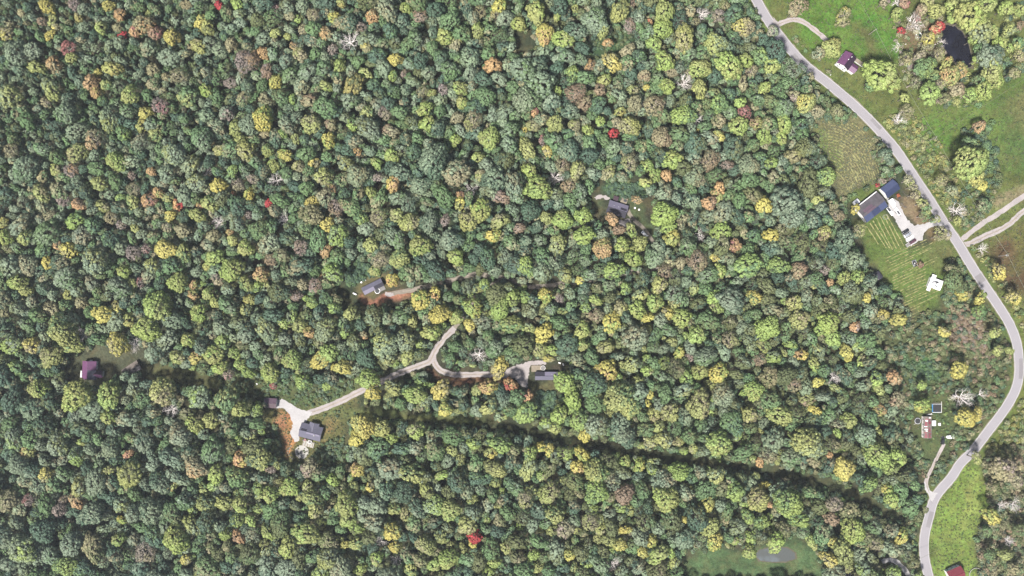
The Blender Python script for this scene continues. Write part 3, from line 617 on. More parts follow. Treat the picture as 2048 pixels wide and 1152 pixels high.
# every crown that stands out in the photograph: x, y, radius (photo pixels), colour code(s)
TREES = """91,10,16,Ym 147,8,14,p 165,18,14,s 216,10,13,mY 238,27,13,ob 437,10,10,r 473,5,14,l 105,38,11,y 157,34,10,mt 83,42,10,b 110,52,9,tY 297,28,8,y 284,46,20,to 268,62,12,ok 310,65,15,bk 341,73,17,Ym 202,55,14,yl 246,70,9,r 235,55,10,t 98,70,11,Y 12,65,14,tY 135,97,16,k 142,115,12,y 28,105,22,s 60,100,18,s 105,127,17,ot 70,132,16,y 222,135,16,ym 196,145,9,Ym 180,165,16,o 192,185,14,om 212,170,12,yG 100,180,18,ys 258,188,19,yl 305,137,14,t 355,150,18,td 335,112,20,s 400,45,14,Yy 415,55,16,yd 395,90,16,yt 460,88,14,t 490,120,22,pb 505,115,14,ob 460,165,13,p 410,180,13,ly 320,210,17,pk 288,225,15,Ym 282,252,11,yY 215,235,22,sy 245,265,16,Gl 310,268,14,yG 185,278,18,to 15,190,22,ys 90,205,12,t 130,225,22,sG 150,262,20,s 50,240,18,G 375,190,18,Gy 430,190,15,G 485,195,16,tG 450,225,16,sp 470,255,16,y 480,280,14,y 400,275,22,Gs 510,60,12,G
551,15,11,pk 605,12,13,s 625,28,14,t 680,5,10,ym 667,35,13,Yl 745,32,16,ot 720,52,13,pb 765,42,12,G 810,15,13,ly 805,40,14,gs 840,30,14,bp 870,18,18,g 900,40,18,G 905,20,10,G 1000,10,16,Yl 955,60,16,yl 990,28,10,tm 595,38,8,l 605,58,12,t 650,65,15,ot 552,65,11,y 574,72,8,y 700,82,20,w 734,95,12,tY 665,97,12,pb 525,105,14,o 587,92,10,oy 600,110,13,ty 570,122,15,sg 532,140,14,bp 550,162,15,Yy 645,135,17,Gs 679,133,14,ly 630,105,13,G 715,122,14,G 790,118,15,Ym 890,70,18,yl 910,85,14,ty 865,95,15,G 840,120,16,g 940,110,21,sg 985,128,17,o 900,140,20,Gs 940,145,16,s 807,147,8,pb 785,152,11,lG 705,170,21,md 652,172,13,yl 673,172,12,sg 700,200,18,sG 730,145,12,yl 620,200,17,tb 560,195,15,Gd 585,198,10,lG 845,182,13,td 862,185,10,yl 885,178,12,p 810,178,14,sg 920,175,15,yl 970,190,20,G 850,215,16,ly 855,245,17,ly 925,205,14,yl 880,220,14,G 945,240,20,ty 915,235,14,t 735,225,15,yG 770,225,14,pt 525,235,22,Yl 572,250,17,st 620,245,20,yt 660,247,13,tb 705,250,12,lG 590,275,10,y 655,280,15,Yl 530,268,10,t 565,268,10,lG 780,262,14,tb 760,275,14,G 980,275,22,ly 910,280,14,ly
1035,45,16,yl 1070,20,18,yl 1075,35,16,y 1090,65,20,Yo 1115,30,10,ly 1125,75,20,ly 1150,60,22,gs 1165,95,14,g 1190,40,26,sG 1205,55,18,ys 1240,20,20,yd 1150,15,8,y 1215,85,10,ot 1265,5,8,b 1260,50,14,pb 1300,42,6,or 1330,20,22,yl 1325,55,20,l 1310,85,16,ly 1370,75,24,yt 1405,25,14,w 1440,30,16,pt 1490,50,20,tY 1430,85,22,ys 1460,130,28,ly 1490,120,18,ly 1330,120,20,ly 1400,135,20,yl 1335,170,16,ly 1400,175,18,y 1370,165,16,w 1225,125,17,Yt 1257,100,16,t 1180,130,13,ob 1145,145,16,lG 1045,135,24,sG 1082,165,28,sG 1055,198,26,sG 1115,182,10,ly 1150,185,20,b 1170,205,16,bt 1210,158,14,yl 1290,150,14,tb 1265,178,10,yt 1295,175,8,Y 1240,190,12,s 1200,180,12,b 1310,210,22,tb 1270,205,16,t 1140,220,17,sg 1215,222,10,g 1240,222,10,ym 1200,242,11,ly 1110,245,17,y 1150,250,14,ty 1178,262,14,ly 1226,266,10,r 1260,250,20,yt 1235,245,12,t 1070,225,10,ok 1065,250,14,ty 1048,258,7,Y 1370,230,22,lG 1440,205,18,Gl 1490,225,14,k 1480,205,12,l 1480,250,20,ly 1515,245,14,yb 1530,270,16,l 1440,272,12,Yy 1395,258,5,Y 1395,240,12,w 1325,275,20,tb 1085,280,10,pk 1050,285,13,y 1505,140,14,tb 1520,110,16,Gl 1530,175,14,ly
1546,62,13,sp 1600,10,18,bt 1588,22,12,tb 1690,28,16,tY 1686,42,12,yt 1665,95,20,ym 1640,105,14,ts 1768,148,34,ly 1785,160,16,Yy 1750,165,18,Gl 1795,3,12,w 1795,25,12,yl 1810,5,12,bk 1835,33,10,pk 1875,20,17,y 1905,10,14,yl 1905,35,12,l 1945,28,30,yl 1965,55,26,ys 2015,15,16,ly 2020,60,14,ys 1880,52,13,ro 1868,60,9,or 1803,60,7,r 1830,48,18,w 1822,52,10,tp 1860,75,14,Yt 1880,108,14,ty 1855,130,20,Gl 1838,138,12,G 1905,150,20,yo 1922,140,14,oy 1863,185,22,l 1810,195,10,y 1940,190,14,l 1970,180,18,ly 1950,78,12,l 1985,110,24,sg 1988,138,22,yl 2018,95,10,ly 2030,145,12,ty 2042,50,10,b 1800,240,14,w 1815,222,14,t 1545,130,18,yl 1615,205,20,yY 1590,190,12,tp 1570,245,18,ly 1565,275,14,ly 1960,252,14,ob 1945,290,18,Gy 1675,220,14,dt 1655,205,10,dG
20,300,16,t 45,335,24,sG 30,350,16,s 150,305,20,yt 110,340,12,yt 140,340,14,po 230,320,20,ly 190,335,16,G 195,365,16,y 228,362,16,G 262,350,9,pb 301,342,10,o 265,378,15,td 330,345,18,s 80,385,18,yt 115,380,16,tG 155,408,14,ob 125,400,14,p 205,412,14,yt 240,395,10,lG 265,405,14,yG 315,385,12,oy 295,400,17,ok 335,395,12,ys 365,390,18,s 355,408,12,or 345,305,22,sy 380,330,18,sy 390,365,20,sy 440,300,14,yt 490,300,20,yt 415,342,11,w 465,340,12,lG 435,370,17,Y 475,370,14,tp 505,358,12,pt 497,388,13,Yl 466,388,7,or 400,410,10,oy 418,405,18,yG 395,432,14,y 340,430,12,Yy 435,445,13,w 495,430,10,p 5,445,12,yY 35,450,18,st 100,432,14,t 148,440,18,lG 220,435,14,t 240,450,11,pb 90,465,26,Gs 10,475,16,ly 50,475,16,yG 85,500,15,Gg 115,490,12,ob 135,500,16,Yt 95,525,15,Y 52,530,20,ts 185,520,26,sy 240,495,16,s 265,505,16,p 290,498,11,pk 328,498,21,Y 365,505,18,yG 333,455,12,tp 365,460,14,t 270,458,10,y 460,465,8,oy 465,480,12,y 425,470,14,t 430,515,16,ly 490,495,18,yl 340,530,18,Gg 300,530,16,ys 245,545,16,ly 412,533,10,ym 462,540,23,ly 128,555,24,sG 30,565,18,ly 180,565,16,st 280,565,10,pk 265,570,12,y 355,565,20,yl 385,570,10,oy 490,568,16,yG 435,560,12,tp
535,300,14,yG 569,308,14,Yl 545,330,13,yl 612,305,18,G 627,325,11,Yt 597,332,14,ty 653,315,12,G 690,325,16,ys 714,303,11,om 752,325,13,ly 783,310,16,ly 645,353,18,yt 663,375,10,oy 572,345,14,G 552,360,14,w 612,375,16,G 712,350,22,st 755,355,11,pt 785,365,17,oY 800,345,20,sg 865,320,30,sg 840,370,20,sg 870,345,18,g 912,345,26,ts 990,355,24,sg 960,348,12,ty 955,315,14,yl 945,380,13,w 920,390,10,ok 1005,395,15,bp 742,385,14,yl 623,405,15,Ym 537,405,9,r 620,430,22,td 672,415,17,bp 570,440,14,w 655,450,16,Y 673,470,22,ls 755,435,18,ty 795,430,14,yt 820,445,20,yt 857,445,20,sg 720,435,13,Gl 790,475,20,sG 840,490,22,yl 800,515,20,yG 900,480,22,sg 935,440,20,yt 960,420,22,yl 920,405,12,Yy 987,470,16,Yl 890,440,12,p 960,500,16,g 910,513,18,ly 870,540,20,g 740,490,14,y 760,520,18,t 600,495,15,pb 650,500,14,ob 665,545,20,ls 645,553,7,o 520,550,16,oy 540,520,14,bt 560,510,16,tG 630,570,16,bp 750,540,14,yl 783,560,14,Yo 975,515,20,gG 1000,440,18,yt
1055,300,16,y 1095,300,12,Yt 1140,300,22,gs 1180,310,18,g 1060,340,16,ly 1075,375,26,ly 1155,340,18,yt 1125,330,16,tb 1110,355,14,w 1140,370,16,tb 1215,345,14,ty 1260,325,18,ty 1245,355,12,st 1295,330,14,ly 1310,350,14,ly 1345,320,18,ly 1333,350,12,o 1420,320,20,bt 1455,330,12,pb 1400,360,14,t 1390,350,20,st 1330,385,18,st 1290,365,12,yl 1275,400,11,ot 1440,375,12,o 1435,390,14,yo 1420,405,16,ob 1330,430,26,l 1340,455,16,l 1345,475,18,yY 1445,460,20,ly 1530,410,18,Y 1125,440,20,ly 1168,430,18,l 1170,470,20,l 1092,435,14,y 1060,420,20,g 1225,437,13,ob 1237,460,12,b 1262,458,12,yl 1205,470,14,s 1208,495,20,oy 1245,490,16,ly 1280,487,18,y 1267,518,18,ly 1230,540,20,lG 1040,455,12,bp 1050,530,20,lG 1115,490,20,ys 1160,560,10,Y 1030,530,20,gs 1395,520,22,bt 1430,515,10,Yt 1440,540,16,ly 1500,530,26,lG 1330,545,16,bt 1320,570,18,yt 1470,490,14,ok 1400,470,12,w 1130,550,16,ys 1480,400,16,G 1500,330,20,st
1655,352,20,lG 1545,325,12,l 1590,310,16,ty 1575,400,30,sg 1590,430,24,sg 1540,410,10,Y 1635,400,12,y 1675,430,14,tb 1712,417,9,Y 1630,440,18,gs 1650,465,16,yb 1690,480,22,sg 1545,470,16,Y 1560,530,20,lG 1600,540,18,bt 1660,565,9,o 1690,555,14,yl 1715,555,16,ly 1650,540,12,p 1720,460,14,ty 1948,325,34,ly 1955,350,20,yY 1965,370,12,Y 1885,360,14,ty 1905,380,12,st 1915,420,16,w 1915,440,10,y 1970,410,14,Gt 2000,545,14,Yt 1965,497,11,w 1912,560,20,dG 1908,540,14,dt 1925,575,14,dG
50,580,14,y 105,590,14,s 135,592,12,y 160,605,14,t 205,630,20,Y 235,620,14,Yt 310,615,28,ly 290,660,26,ly 340,640,20,s 255,640,16,ym 385,590,10,oy 415,588,14,yl 395,625,18,ly 440,655,18,s 430,605,12,y 500,600,14,ym 120,660,28,yG 100,715,22,yt 60,690,18,Yt 140,690,20,yG 195,680,14,Gg 165,670,14,w 230,675,14,Y 228,705,22,Yt 265,690,16,w 305,705,18,sg 355,715,16,yt 390,715,14,Yo 375,680,16,yl 425,710,20,yl 440,735,16,ly 480,730,12,ly 495,745,14,l 455,750,12,pk 20,690,20,ls 30,735,16,Gl 75,780,20,yl 150,790,30,yl 215,790,26,ly 215,835,18,yl 255,840,18,st 320,785,26,yt 305,825,14,st 340,820,16,w 395,795,22,sl 450,800,24,Gy 480,820,18,y 385,850,18,yl 420,840,18,y 60,820,22,sg 20,800,24,g
590,590,14,bp 625,605,14,lG 565,645,12,ly 530,660,22,sy 618,665,12,om 650,660,22,sy 585,720,20,ly 540,745,20,ly 640,720,20,Yy 655,705,18,l 685,735,18,Yy 670,735,10,Yo 605,765,18,lG 653,773,10,l 735,760,22,l 745,785,18,Y 770,690,26,sy 810,680,22,sy 775,715,18,sy 815,715,16,y 785,692,8,w 730,715,20,g 725,670,10,to 840,600,20,Yl 870,585,12,Yo 880,630,20,Y 825,645,14,y 860,665,16,yl 912,635,16,yl 945,615,20,lY 940,650,14,Y 1000,620,20,l 990,695,18,sG 957,710,16,w 1000,735,18,Yt 985,705,14,G 900,720,14,Gg 785,775,16,ys 830,790,20,ly 880,780,18,Yt 890,820,16,Yl 850,800,16,sy 975,775,18,oY 1020,770,15,or 1054,793,12,ok 725,850,24,Yy 715,875,16,Y 760,855,20,y 955,780,12,y 1000,840,12,sy 998,845,5,ok 545,772,8,kr
1090,590,16,Yl 1120,597,10,p 1090,665,18,Y 1080,700,16,yt 1105,700,14,ly 1096,718,10,Yt 1130,765,22,l 1146,795,18,l 1165,660,18,yl 1165,690,14,yl 1195,630,16,tb 1225,645,20,Yl 1240,615,14,ty 1190,600,12,ly 1275,620,18,ly 1297,635,12,Y 1335,625,14,Yt 1365,635,20,ly 1310,605,18,ly 1395,670,18,ly 1270,675,26,st 1210,695,16,yt 1215,740,22,Yo 1240,795,28,yG 1260,815,22,yG 1265,730,18,ys 1300,790,9,Y 1297,808,7,Y 1360,705,12,Yl 1380,715,10,pb 1440,745,20,Yl 1400,745,18,yl 1530,660,20,l 1460,680,16,ty 1450,705,16,s 1520,720,14,bt 1370,780,18,sy 1400,810,26,yt 1450,790,22,st 1510,780,20,ly 1500,830,18,yt 1370,835,18,sg 1240,850,22,sg 1310,830,16,yt 1120,830,18,ly 1160,840,20,lG 1155,720,14,st 1465,600,26,sg 1510,595,16,YG
1540,655,22,l 1590,605,16,yt 1600,640,20,yt 1660,645,22,ly 1665,675,16,l 1640,660,14,l 1735,597,10,Y 1768,630,13,Yt 1800,640,14,Ym 1710,655,12,op 1735,680,18,G 1695,705,16,Y 1640,700,14,sy 1605,710,12,Yo 1630,730,14,yl 1670,755,14,w 1730,770,16,st 1635,765,12,Y 1590,770,16,tb 1615,800,16,yb 1630,820,12,Y 1560,830,24,yl 1760,780,12,y 1790,755,14,ot 1760,820,14,oy 1795,800,16,tb 1700,840,16,yl 1930,590,14,Yt 1962,597,12,Yl 1890,665,12,Yt 1920,740,18,Y 1960,625,14,Gl 1845,770,10,l 1845,812,16,lY 1935,835,20,Y 1955,830,12,Y 1925,795,20,w 2020,702,9,y 1996,702,10,y 2030,595,16,Yt 1990,665,12,yt
25,880,20,sl 55,905,14,yo 110,890,22,sy 35,930,20,s 90,952,16,Yt 150,915,18,ls 155,975,18,ys 165,885,10,yl 220,895,20,sg 257,908,10,ok 215,940,12,yt 255,950,26,yd 305,930,16,s 345,950,18,s 390,935,22,to 430,950,16,ly 480,922,18,oY 470,955,22,Gy 345,970,12,yo 55,1000,13,pk 90,1010,16,G 125,1000,10,bp 150,1005,14,ot 115,1020,16,p 180,1030,24,sg 240,1010,18,sy 245,1040,10,lY 300,1025,26,sg 350,1080,26,ly 235,1080,16,ly 140,1090,24,s 40,1100,28,sl 70,1110,22,s 130,1130,24,lG 290,1105,22,pt 370,1120,12,Yt 475,1075,14,ob 450,1070,14,l 480,1010,18,yl 445,1005,16,y 500,1040,12,ly 475,880,12,l
618,935,16,tw 542,940,10,pb 710,880,14,Y 715,940,16,Yo 782,878,14,l 740,975,10,Yt 540,990,18,ly 580,975,20,ly 625,1000,20,yG 665,960,14,l 690,1010,24,yl 695,1040,18,yl 630,1020,18,yt 535,1065,16,yl 610,1070,24,yl 575,1095,18,yl 655,1120,22,ys 690,1090,10,Yy 678,1078,9,y 720,1140,14,ly 755,1015,18,s 790,1018,14,yG 785,1065,18,Yy 790,1095,14,Yy 760,1085,12,w 793,1120,12,w 850,1090,20,yt 900,1020,22,yl 950,1075,16,r 945,1088,10,Y 935,1050,18,yt 895,1120,20,ly 870,1130,16,ly 990,1125,14,ly 780,940,24,st 820,950,24,yG 885,950,12,ly 870,905,20,Gt 980,905,12,yY 935,985,14,st 1000,890,20,lG
1080,895,13,Yl 1100,900,12,Yl 1060,910,16,lG 1165,910,16,Yl 1155,935,14,Yo 1195,945,24,yG 1195,985,24,lG 1250,923,14,ly 1280,932,14,lY 1250,990,20,b 1360,945,20,l 1335,1000,26,yl 1370,985,16,st 1415,1010,18,Yy 1470,985,18,lG 1520,1000,22,yt 1530,970,10,Y 1100,985,22,yt 1050,1000,18,ty 1110,1030,20,yG 1180,1045,18,ty 1130,1060,18,tp 1240,1090,16,Yy 1305,1085,14,Yl 1320,1110,18,yl 1285,1105,12,Yy 1430,1085,18,Yl 1420,1055,20,y 1370,1080,20,sg 1225,1130,14,wo 1140,1110,14,Yy 1067,1110,12,l 1075,1135,14,y 1082,1060,8,y 1040,1055,8,l 1370,1040,8,Y 1500,1105,16,ly 1250,1060,12,Yy 1110,858,14,yl 1170,870,14,Y 1250,875,22,sg 1330,880,18,ys 1440,890,26,ly 1520,925,10,o
1550,880,24,sg 1620,890,30,ys 1690,938,22,Ym 1660,912,8,o 1684,898,10,l 1675,866,10,l 1760,910,26,ly 1800,915,18,ly 1740,970,18,lG 1775,978,14,lY 1785,1000,16,ly 1580,1005,28,lG 1600,1040,18,lG 1540,1010,8,o 1670,1010,16,pt 1665,1040,14,b 1710,1060,24,ly 1750,1055,16,Gs 1620,1080,12,ly 1665,1085,14,yY 1555,1085,18,ly 1660,1120,18,Yt 1755,1090,16,ty 1805,1075,16,Yl 1728,1140,17,sl 250,754,11,sg 268,757,13,sg 232,762,10,G 1720,1110,14,s 2010,940,25,tp 1985,1035,16,Yl 2030,1010,14,w 1955,918,12,yt
1985,62,16,yl 2000,85,14,ly 2040,20,14,yl 2036,85,12,Gy 2040,112,12,ty 1962,97,13,Gl 1958,118,11,l 1935,3,16,yl 1978,8,18,yl 1995,162,16,ly 1958,160,14,Gd 1890,195,13,dt 1915,178,14,tb 1886,165,12,td 1842,110,12,tp 1852,95,10,ty 1815,112,11,dt 1832,165,12,td 1895,125,12,yo 1872,150,14,Gy 1845,18,12,tb 1857,3,14,yt 1770,3,10,tp
1990,975,14,dt 2035,960,16,tp 2045,1060,16,dG 2015,1110,14,yd 1980,1110,12,Gd 2035,1138,16,tG 1975,1062,11,Gd 2003,1012,10,w 2018,1082,11,w 2040,930,12,tb 1850,1020,8,dt"""
trees = []
for it in TREES.split():
    x, y, r, c = it.split(','); x, y, r = float(x), float(y), float(r)
    for line, hw in ((RIDE, 5.0), (RIDE_W, 9.0)):           # keep the mown rides clear
        if line is RIDE and x < 800: continue
        best = None
        for (x0, y0), (x1, y1) in zip(line[:-1], line[1:]):
            ex, ey = x1-x0, y1-y0; t = min(1, max(0, ((x-x0)*ex + (y-y0)*ey) / (ex*ex + ey*ey)))
            d = math.hypot(x-x0-t*ex, y-y0-t*ey)
            if best is None or d < best[0]: best = (d, x0+t*ex, y0+t*ey)
        need = hw + r*.92
        if best[0] < need and best[0] > .5:
            f_ = need / best[0]; x, y = best[1] + (x-best[1])*f_, best[2] + (y-best[2])*f_
    trees.append((x, y, r, c))

def sizeof(R): return 'S' if R < 3.9 else ('M' if R < 6.2 else 'L')
LAND = [('purple-roofed house in left woods', 178, 740), ('house with octagonal patio', 620, 862), ('small brown-roofed garage', 541, 806),
        ('home beside gravel forecourt', 1093, 751), ('long cabin beside clay bank', 745, 573), ('cabin with white car', 1235, 417),
        ('dark pond', 1912, 92), ('white-walled purple-roofed house', 1695, 122), ('blue-roofed barn', 1782, 376), ('white trailer home', 1871, 566),
        ('red-and-white mobile home', 1855, 855), ('small grey pond', 1548, 1110), ('red-roofed barn', 1913, 1148), ('gravel lane fork', 862, 722),
        ('big white bare tree', 700, 82), ('large scarlet tree', 950, 1075), ('top left corner', 0, 0), ('bottom left corner', 0, 1152),
        ('cut straw field', 1700, 310), ('left edge middle', 0, 480), ('top edge middle', 1024, 0), ('short woodland track', 1085, 571),
        ('grassy ride east end', 1800, 1040), ('brown thicket by road', 1935, 655), ('small scarlet left-centre tree', 537, 405), ('bright yellow left-hand tree', 328, 498),
        ('bottom edge middle', 1250, 1152)]
CNAME = {'g': 'deep green', 's': 'grey-green', 'G': 'fresh green', 'l': 'lime-green', 'y': 'yellow-green', 'Y': 'yellow', 'm': 'mustard', 'o': 'orange', 'b': 'russet brown',
         't': 'tan', 'p': 'greyish pink', 'r': 'scarlet', 'k': 'dusky red', 'd': 'dark olive', 'w': 'bare pale'}
ORDW = ['first','second','third','fourth','fifth','sixth','seventh','eighth','ninth','tenth','eleventh','twelfth','thirteenth','fourteenth','fifteenth','sixteenth','seventeenth','eighteenth','nineteenth','twentieth','twenty-first','twenty-second','twenty-third','twenty-fourth','twenty-fifth','twenty-sixth','twenty-seventh']
ORD = ['nearest', 'second', 'third', 'fourth', 'fifth', 'sixth', 'seventh', 'eighth', 'ninth', 'tenth', 'eleventh', 'twelfth', 'thirteenth', 'fourteenth', 'fifteenth', 'sixteenth']
def direction(dx, dy):
    a = math.degrees(math.atan2(-dy, dx)) % 360
    return ['right of', 'upper right of', 'above', 'upper left of', 'left of', 'lower left of', 'below', 'lower right of'][int((a + 22.5) // 45) % 8]
def label_trees(items, noun):
    """items: list of (x, y, r, c, object)"""
    buckets = {}
    for x, y, r, c, o in items:
        lm = min(LAND, key=lambda q: (q[1]-x)**2 + (q[2]-y)**2 + (1e9 if (q[1]-x)**2 + (q[2]-y)**2 < 30 else 0))
        d = math.hypot(lm[1]-x, lm[2]-y)
        cn = CNAME[c[0]]
        sz = 'small ' if r < 11 else ('broad ' if r > 19 else '')
        buckets.setdefault((sz, cn, direction(x-lm[1], y-lm[2]), lm[0]), []).append((d, o, c))
    for (sz, cn, dr, lm), lst in buckets.items():
        lst.sort(key=lambda q: q[0])
        for i, (d, o, c) in enumerate(lst):
            if len(lst) == 1: s = f'{sz}{cn} {noun} {dr} the {lm}'
            elif i == 0: s = f'{sz}{cn} {noun} nearest {dr} the {lm}'
            else: s = f'{ORD[min(i, 15)]} nearest {sz}{cn} {noun} {dr} the {lm}'
            o['label'] = s

cnt = 0
lab_items = {'tree': [], 'bare tree': []}
greens = sorted([t for t in trees if t[3][0] in 'gsGlyd'], key=lambda t: -t[2])
green_ind = set(map(id, greens[:310])); extra_forest = []
trees_in_view = []
for tpl in trees:
    x, y, r, c = tpl; cnt += 1
    R = r * S * 1.06
    sz = sizeof(R); R0, zc0 = SIZES[sz]
    k = R / R0; kz = k * random.uniform(.88, 1.12) ** .5 if R > 2.4 else max(.72, k)
    if x < 400 and y < 300: kz *= 1.1
    if c[0] == 'w':
        kb = R / 4.6; p = W(x, y, 10*kb*.8)
        e = empty('bare_tree', (p.x, p.y, 0), random.random()*6.28, (kb, kb, kb))
        t, b = BARETREE[cnt % 4]
        obj('trunk', t, e); obj('branches', b, e)
        tag(e, None, 'bare tree', 'leafless pale trees')
        lab_items['bare tree'].append((x, y, r, c, e)); continue
    if c[0] in 'gsGlyd' and id(tpl) not in green_ind:
        extra_forest.append(tpl); continue
    p = W(x, y, zc0*kz + R*.3)
    nm = 'broadleaf_tree' if c[0] in 'gsGlyd' else 'autumn_tree'
    ov = random.uniform(.84, 1.18)
    e = empty(nm, (p.x, p.y, 0), random.random()*6.28, (k*ov, k/ov, kz))
    thin = c[0] in 'pk' or (c[0] in 'tb' and cnt % 2 == 0) or (c[0] == 'o' and cnt % 4 == 0)
    obj('trunk', (TRUNK_T if thin else TRUNK)[sz][cnt % 2], e)
    cm = THIN[sz][cnt % 3] if thin else CROWN[sz][cnt % 5]
    co = obj('crown', cm, e)
    co['tint'] = tintof(c[0], .08); co['tint2'] = tintof(c[-1], .08)
    tag(e, None, 'tree', 'green woodland trees' if nm == 'broadleaf_tree' else 'trees in autumn colour')
    lab_items['tree'].append((x, y, r, c, e))
label_trees(lab_items['tree'], 'tree'); label_trees(lab_items['bare tree'], 'tree')

# ------------------------------------------------------------------ the rest of the woods: one stuff object each
def scatter(name, label, cat, pts, variants, kind='stuff'):
    """pts: list of (x, y, z, variant, rot, sx, sz, tint, tint2)"""
    n = len(pts)
    me = bpy.data.meshes.new(name); me.vertices.add(n)
    me.vertices.foreach_set('co', np.array([p[:3] for p in pts], np.float32).ravel())
    def at(nm, ty, arr, prop='value'):
        a = me.attributes.new(nm, ty, 'POINT'); a.data.foreach_set(prop, np.asarray(arr).ravel())
    at('vi', 'INT', np.array([p[3] for p in pts], np.int32))
    at('rot', 'FLOAT_VECTOR', np.array([(0, 0, p[4]) for p in pts], np.float32), 'vector')
    ov = np.random.default_rng(len(pts)).uniform(.8, 1.22, n)
    at('scl', 'FLOAT_VECTOR', np.array([(p[5]*q, p[5]/q, p[6]) for p, q in zip(pts, ov)], np.float32), 'vector')
    at('tint', 'FLOAT_COLOR', np.array([(*p[7], 1) for p in pts], np.float32), 'color')
    at('tint2', 'FLOAT_COLOR', np.array([(*p[8], 1) for p in pts], np.float32), 'color')
    me.update()
    o = obj(name, me)
    c = bpy.data.collections.new(name + '_kinds')
    for i, parts in enumerate(variants):
        src = bpy.data.objects.new(f'{name}_kind_{i:02d}', parts); c.objects.link(src)
    ng = bpy.data.node_groups.new(name, 'GeometryNodeTree')
    ng.interface.new_socket('Geometry', in_out='INPUT', socket_type='NodeSocketGeometry')
    ng.interface.new_socket('Geometry', in_out='OUTPUT', socket_type='NodeSocketGeometry')
    N = ng.nodes; L = ng.links
    gi = N.new('NodeGroupInput'); go = N.new('NodeGroupOutput')
    mp = N.new('GeometryNodeMeshToPoints')
    ci = N.new('GeometryNodeCollectionInfo'); ci.inputs['Collection'].default_value = c
    ci.inputs['Separate Children'].default_value = True; ci.inputs['Reset Children'].default_value = True
    ip = N.new('GeometryNodeInstanceOnPoints'); ip.inputs['Pick Instance'].default_value = True
    def named(nm, ty):
        a = N.new('GeometryNodeInputNamedAttribute'); a.data_type = ty; a.inputs['Name'].default_value = nm
        return a.outputs['Attribute']
    L.new(gi.outputs[0], mp.inputs[0]); L.new(mp.outputs[0], ip.inputs['Points'])
    L.new(ci.outputs[0], ip.inputs['Instance'])
    L.new(named('vi', 'INT'), ip.inputs['Instance Index'])
    er = N.new('FunctionNodeEulerToRotation'); L.new(named('rot', 'FLOAT_VECTOR'), er.inputs[0]); L.new(er.outputs[0], ip.inputs['Rotation'])
    L.new(named('scl', 'FLOAT_VECTOR'), ip.inputs['Scale'])
    L.new(ip.outputs[0], go.inputs[0])
    md = o.modifiers.new('scatter', 'NODES'); md.node_group = ng
    return tag(o, label, cat, kind=kind)

def join_tree(crown, trunk, name):
    V, F, CN, rnd, clm = CRAW[crown.name]
    tv = np.array([v_.co[:] for v_ in trunk.vertices]); tf = np.array([p_.vertices[:] for p_ in trunk.polygons])
    nt = len(tf)
    me = np_mesh(name, np.concatenate([V, tv]), np.concatenate([F, tf + len(V)]), LEAF,
                 fattr={'rnd': np.concatenate([rnd, np.zeros(nt)]), 'clump': np.concatenate([clm, np.zeros(nt)])},
                 cnorm=np.concatenate([CN, np.zeros((nt, 3))]))
    me.materials.append(BARK)
    me.polygons.foreach_set('material_index', np.concatenate([np.zeros(len(F), np.int32), np.ones(nt, np.int32)]))
    return me
KINDS = [join_tree(CROWN[s][k], TRUNK[s][k % 2], 'woods_tree') for s in 'SML' for k in range(5)]
KINDS += [join_tree(THIN[s][k], TRUNK_T[s][k % 2], 'woods_tree') for s in 'SM' for k in range(2)]
KIDX = {s: i*5 for i, s in enumerate('SML')}; KTHIN = {'S': 15, 'M': 17}

CELL = 20.0
grid = {}
def gadd(x, y, r): grid.setdefault((int(x//CELL), int(y//CELL)), []).append((x, y, r))
def gfree(x, y, r, f):
    i, j = int(x//CELL), int(y//CELL)
    for a in range(i-2, i+3):
        for b in range(j-2, j+3):
            for (u, v_, q) in grid.get((a, b), ()):
                if (u-x)**2 + (v_-y)**2 < (f*(r+q))**2: return False
    return True
for x, y, r, c in trees: gadd(x, y, r)
NC = 90000
cxs = rng.uniform(-110, 2000, NC); cys = rng.uniform(-110, 1262, NC)
ok = np.ones(NC, bool)
roadpoly = [(x, y) for x, y in ROAD] + [(2600, 1225), (2600, -60)]
ok &= poly_sd(cxs, cys, roadpoly) > 18
opend = np.full(NC, 1e9)
for k, p in OPEN.items(): opend = np.minimum(opend, poly_sd(cxs, cys, p))
opend = np.minimum(opend, poly_sd(cxs, cys, SCRUB))
for k, (p, wd) in DRIVES.items():
    if k == 'cabin_drive': p = p[:14]
    if 'woods' not in k: opend = np.minimum(opend, line_d(cxs, cys, p) - wd/2 - 2)
opend = np.minimum(opend, line_d(cxs, cys, DRIVES['woods_track'][0]) + 2)
opend = np.minimum(opend, line_d(cxs, cys, RIDE) - np.where(cxs < 1100, 10, np.where(cxs > 1580, 12, 6)))
opend = np.minimum(opend, line_d(cxs, cys, RIDE_W) - 12)
forest_pts = []
woods = rng.random(NC)
def forest_add(x, y, r, c, c2, thin=False, low=1.0):
    R = r*S*1.06; sz = sizeof(R); R0, zc0 = SIZES[sz]; k = R/R0
    kz = max(.62, k) * random.uniform(.85, 1.1) * low
    if x < 420 and y < 320: kz = max(kz, .8) * 1.15
    p = W(x, y, zc0*kz + R*.2)
    vi = (KTHIN[sz] + random.randrange(2)) if thin and sz in KTHIN else KIDX[sz] + random.randrange(5)
    forest_pts.append((p.x, p.y, 0, vi, random.random()*6.28, k, kz, tintof(c, .16), tintof(c2, .16)))
for x, y, r, c in extra_forest: forest_add(x, y, r, c[0], c[-1])
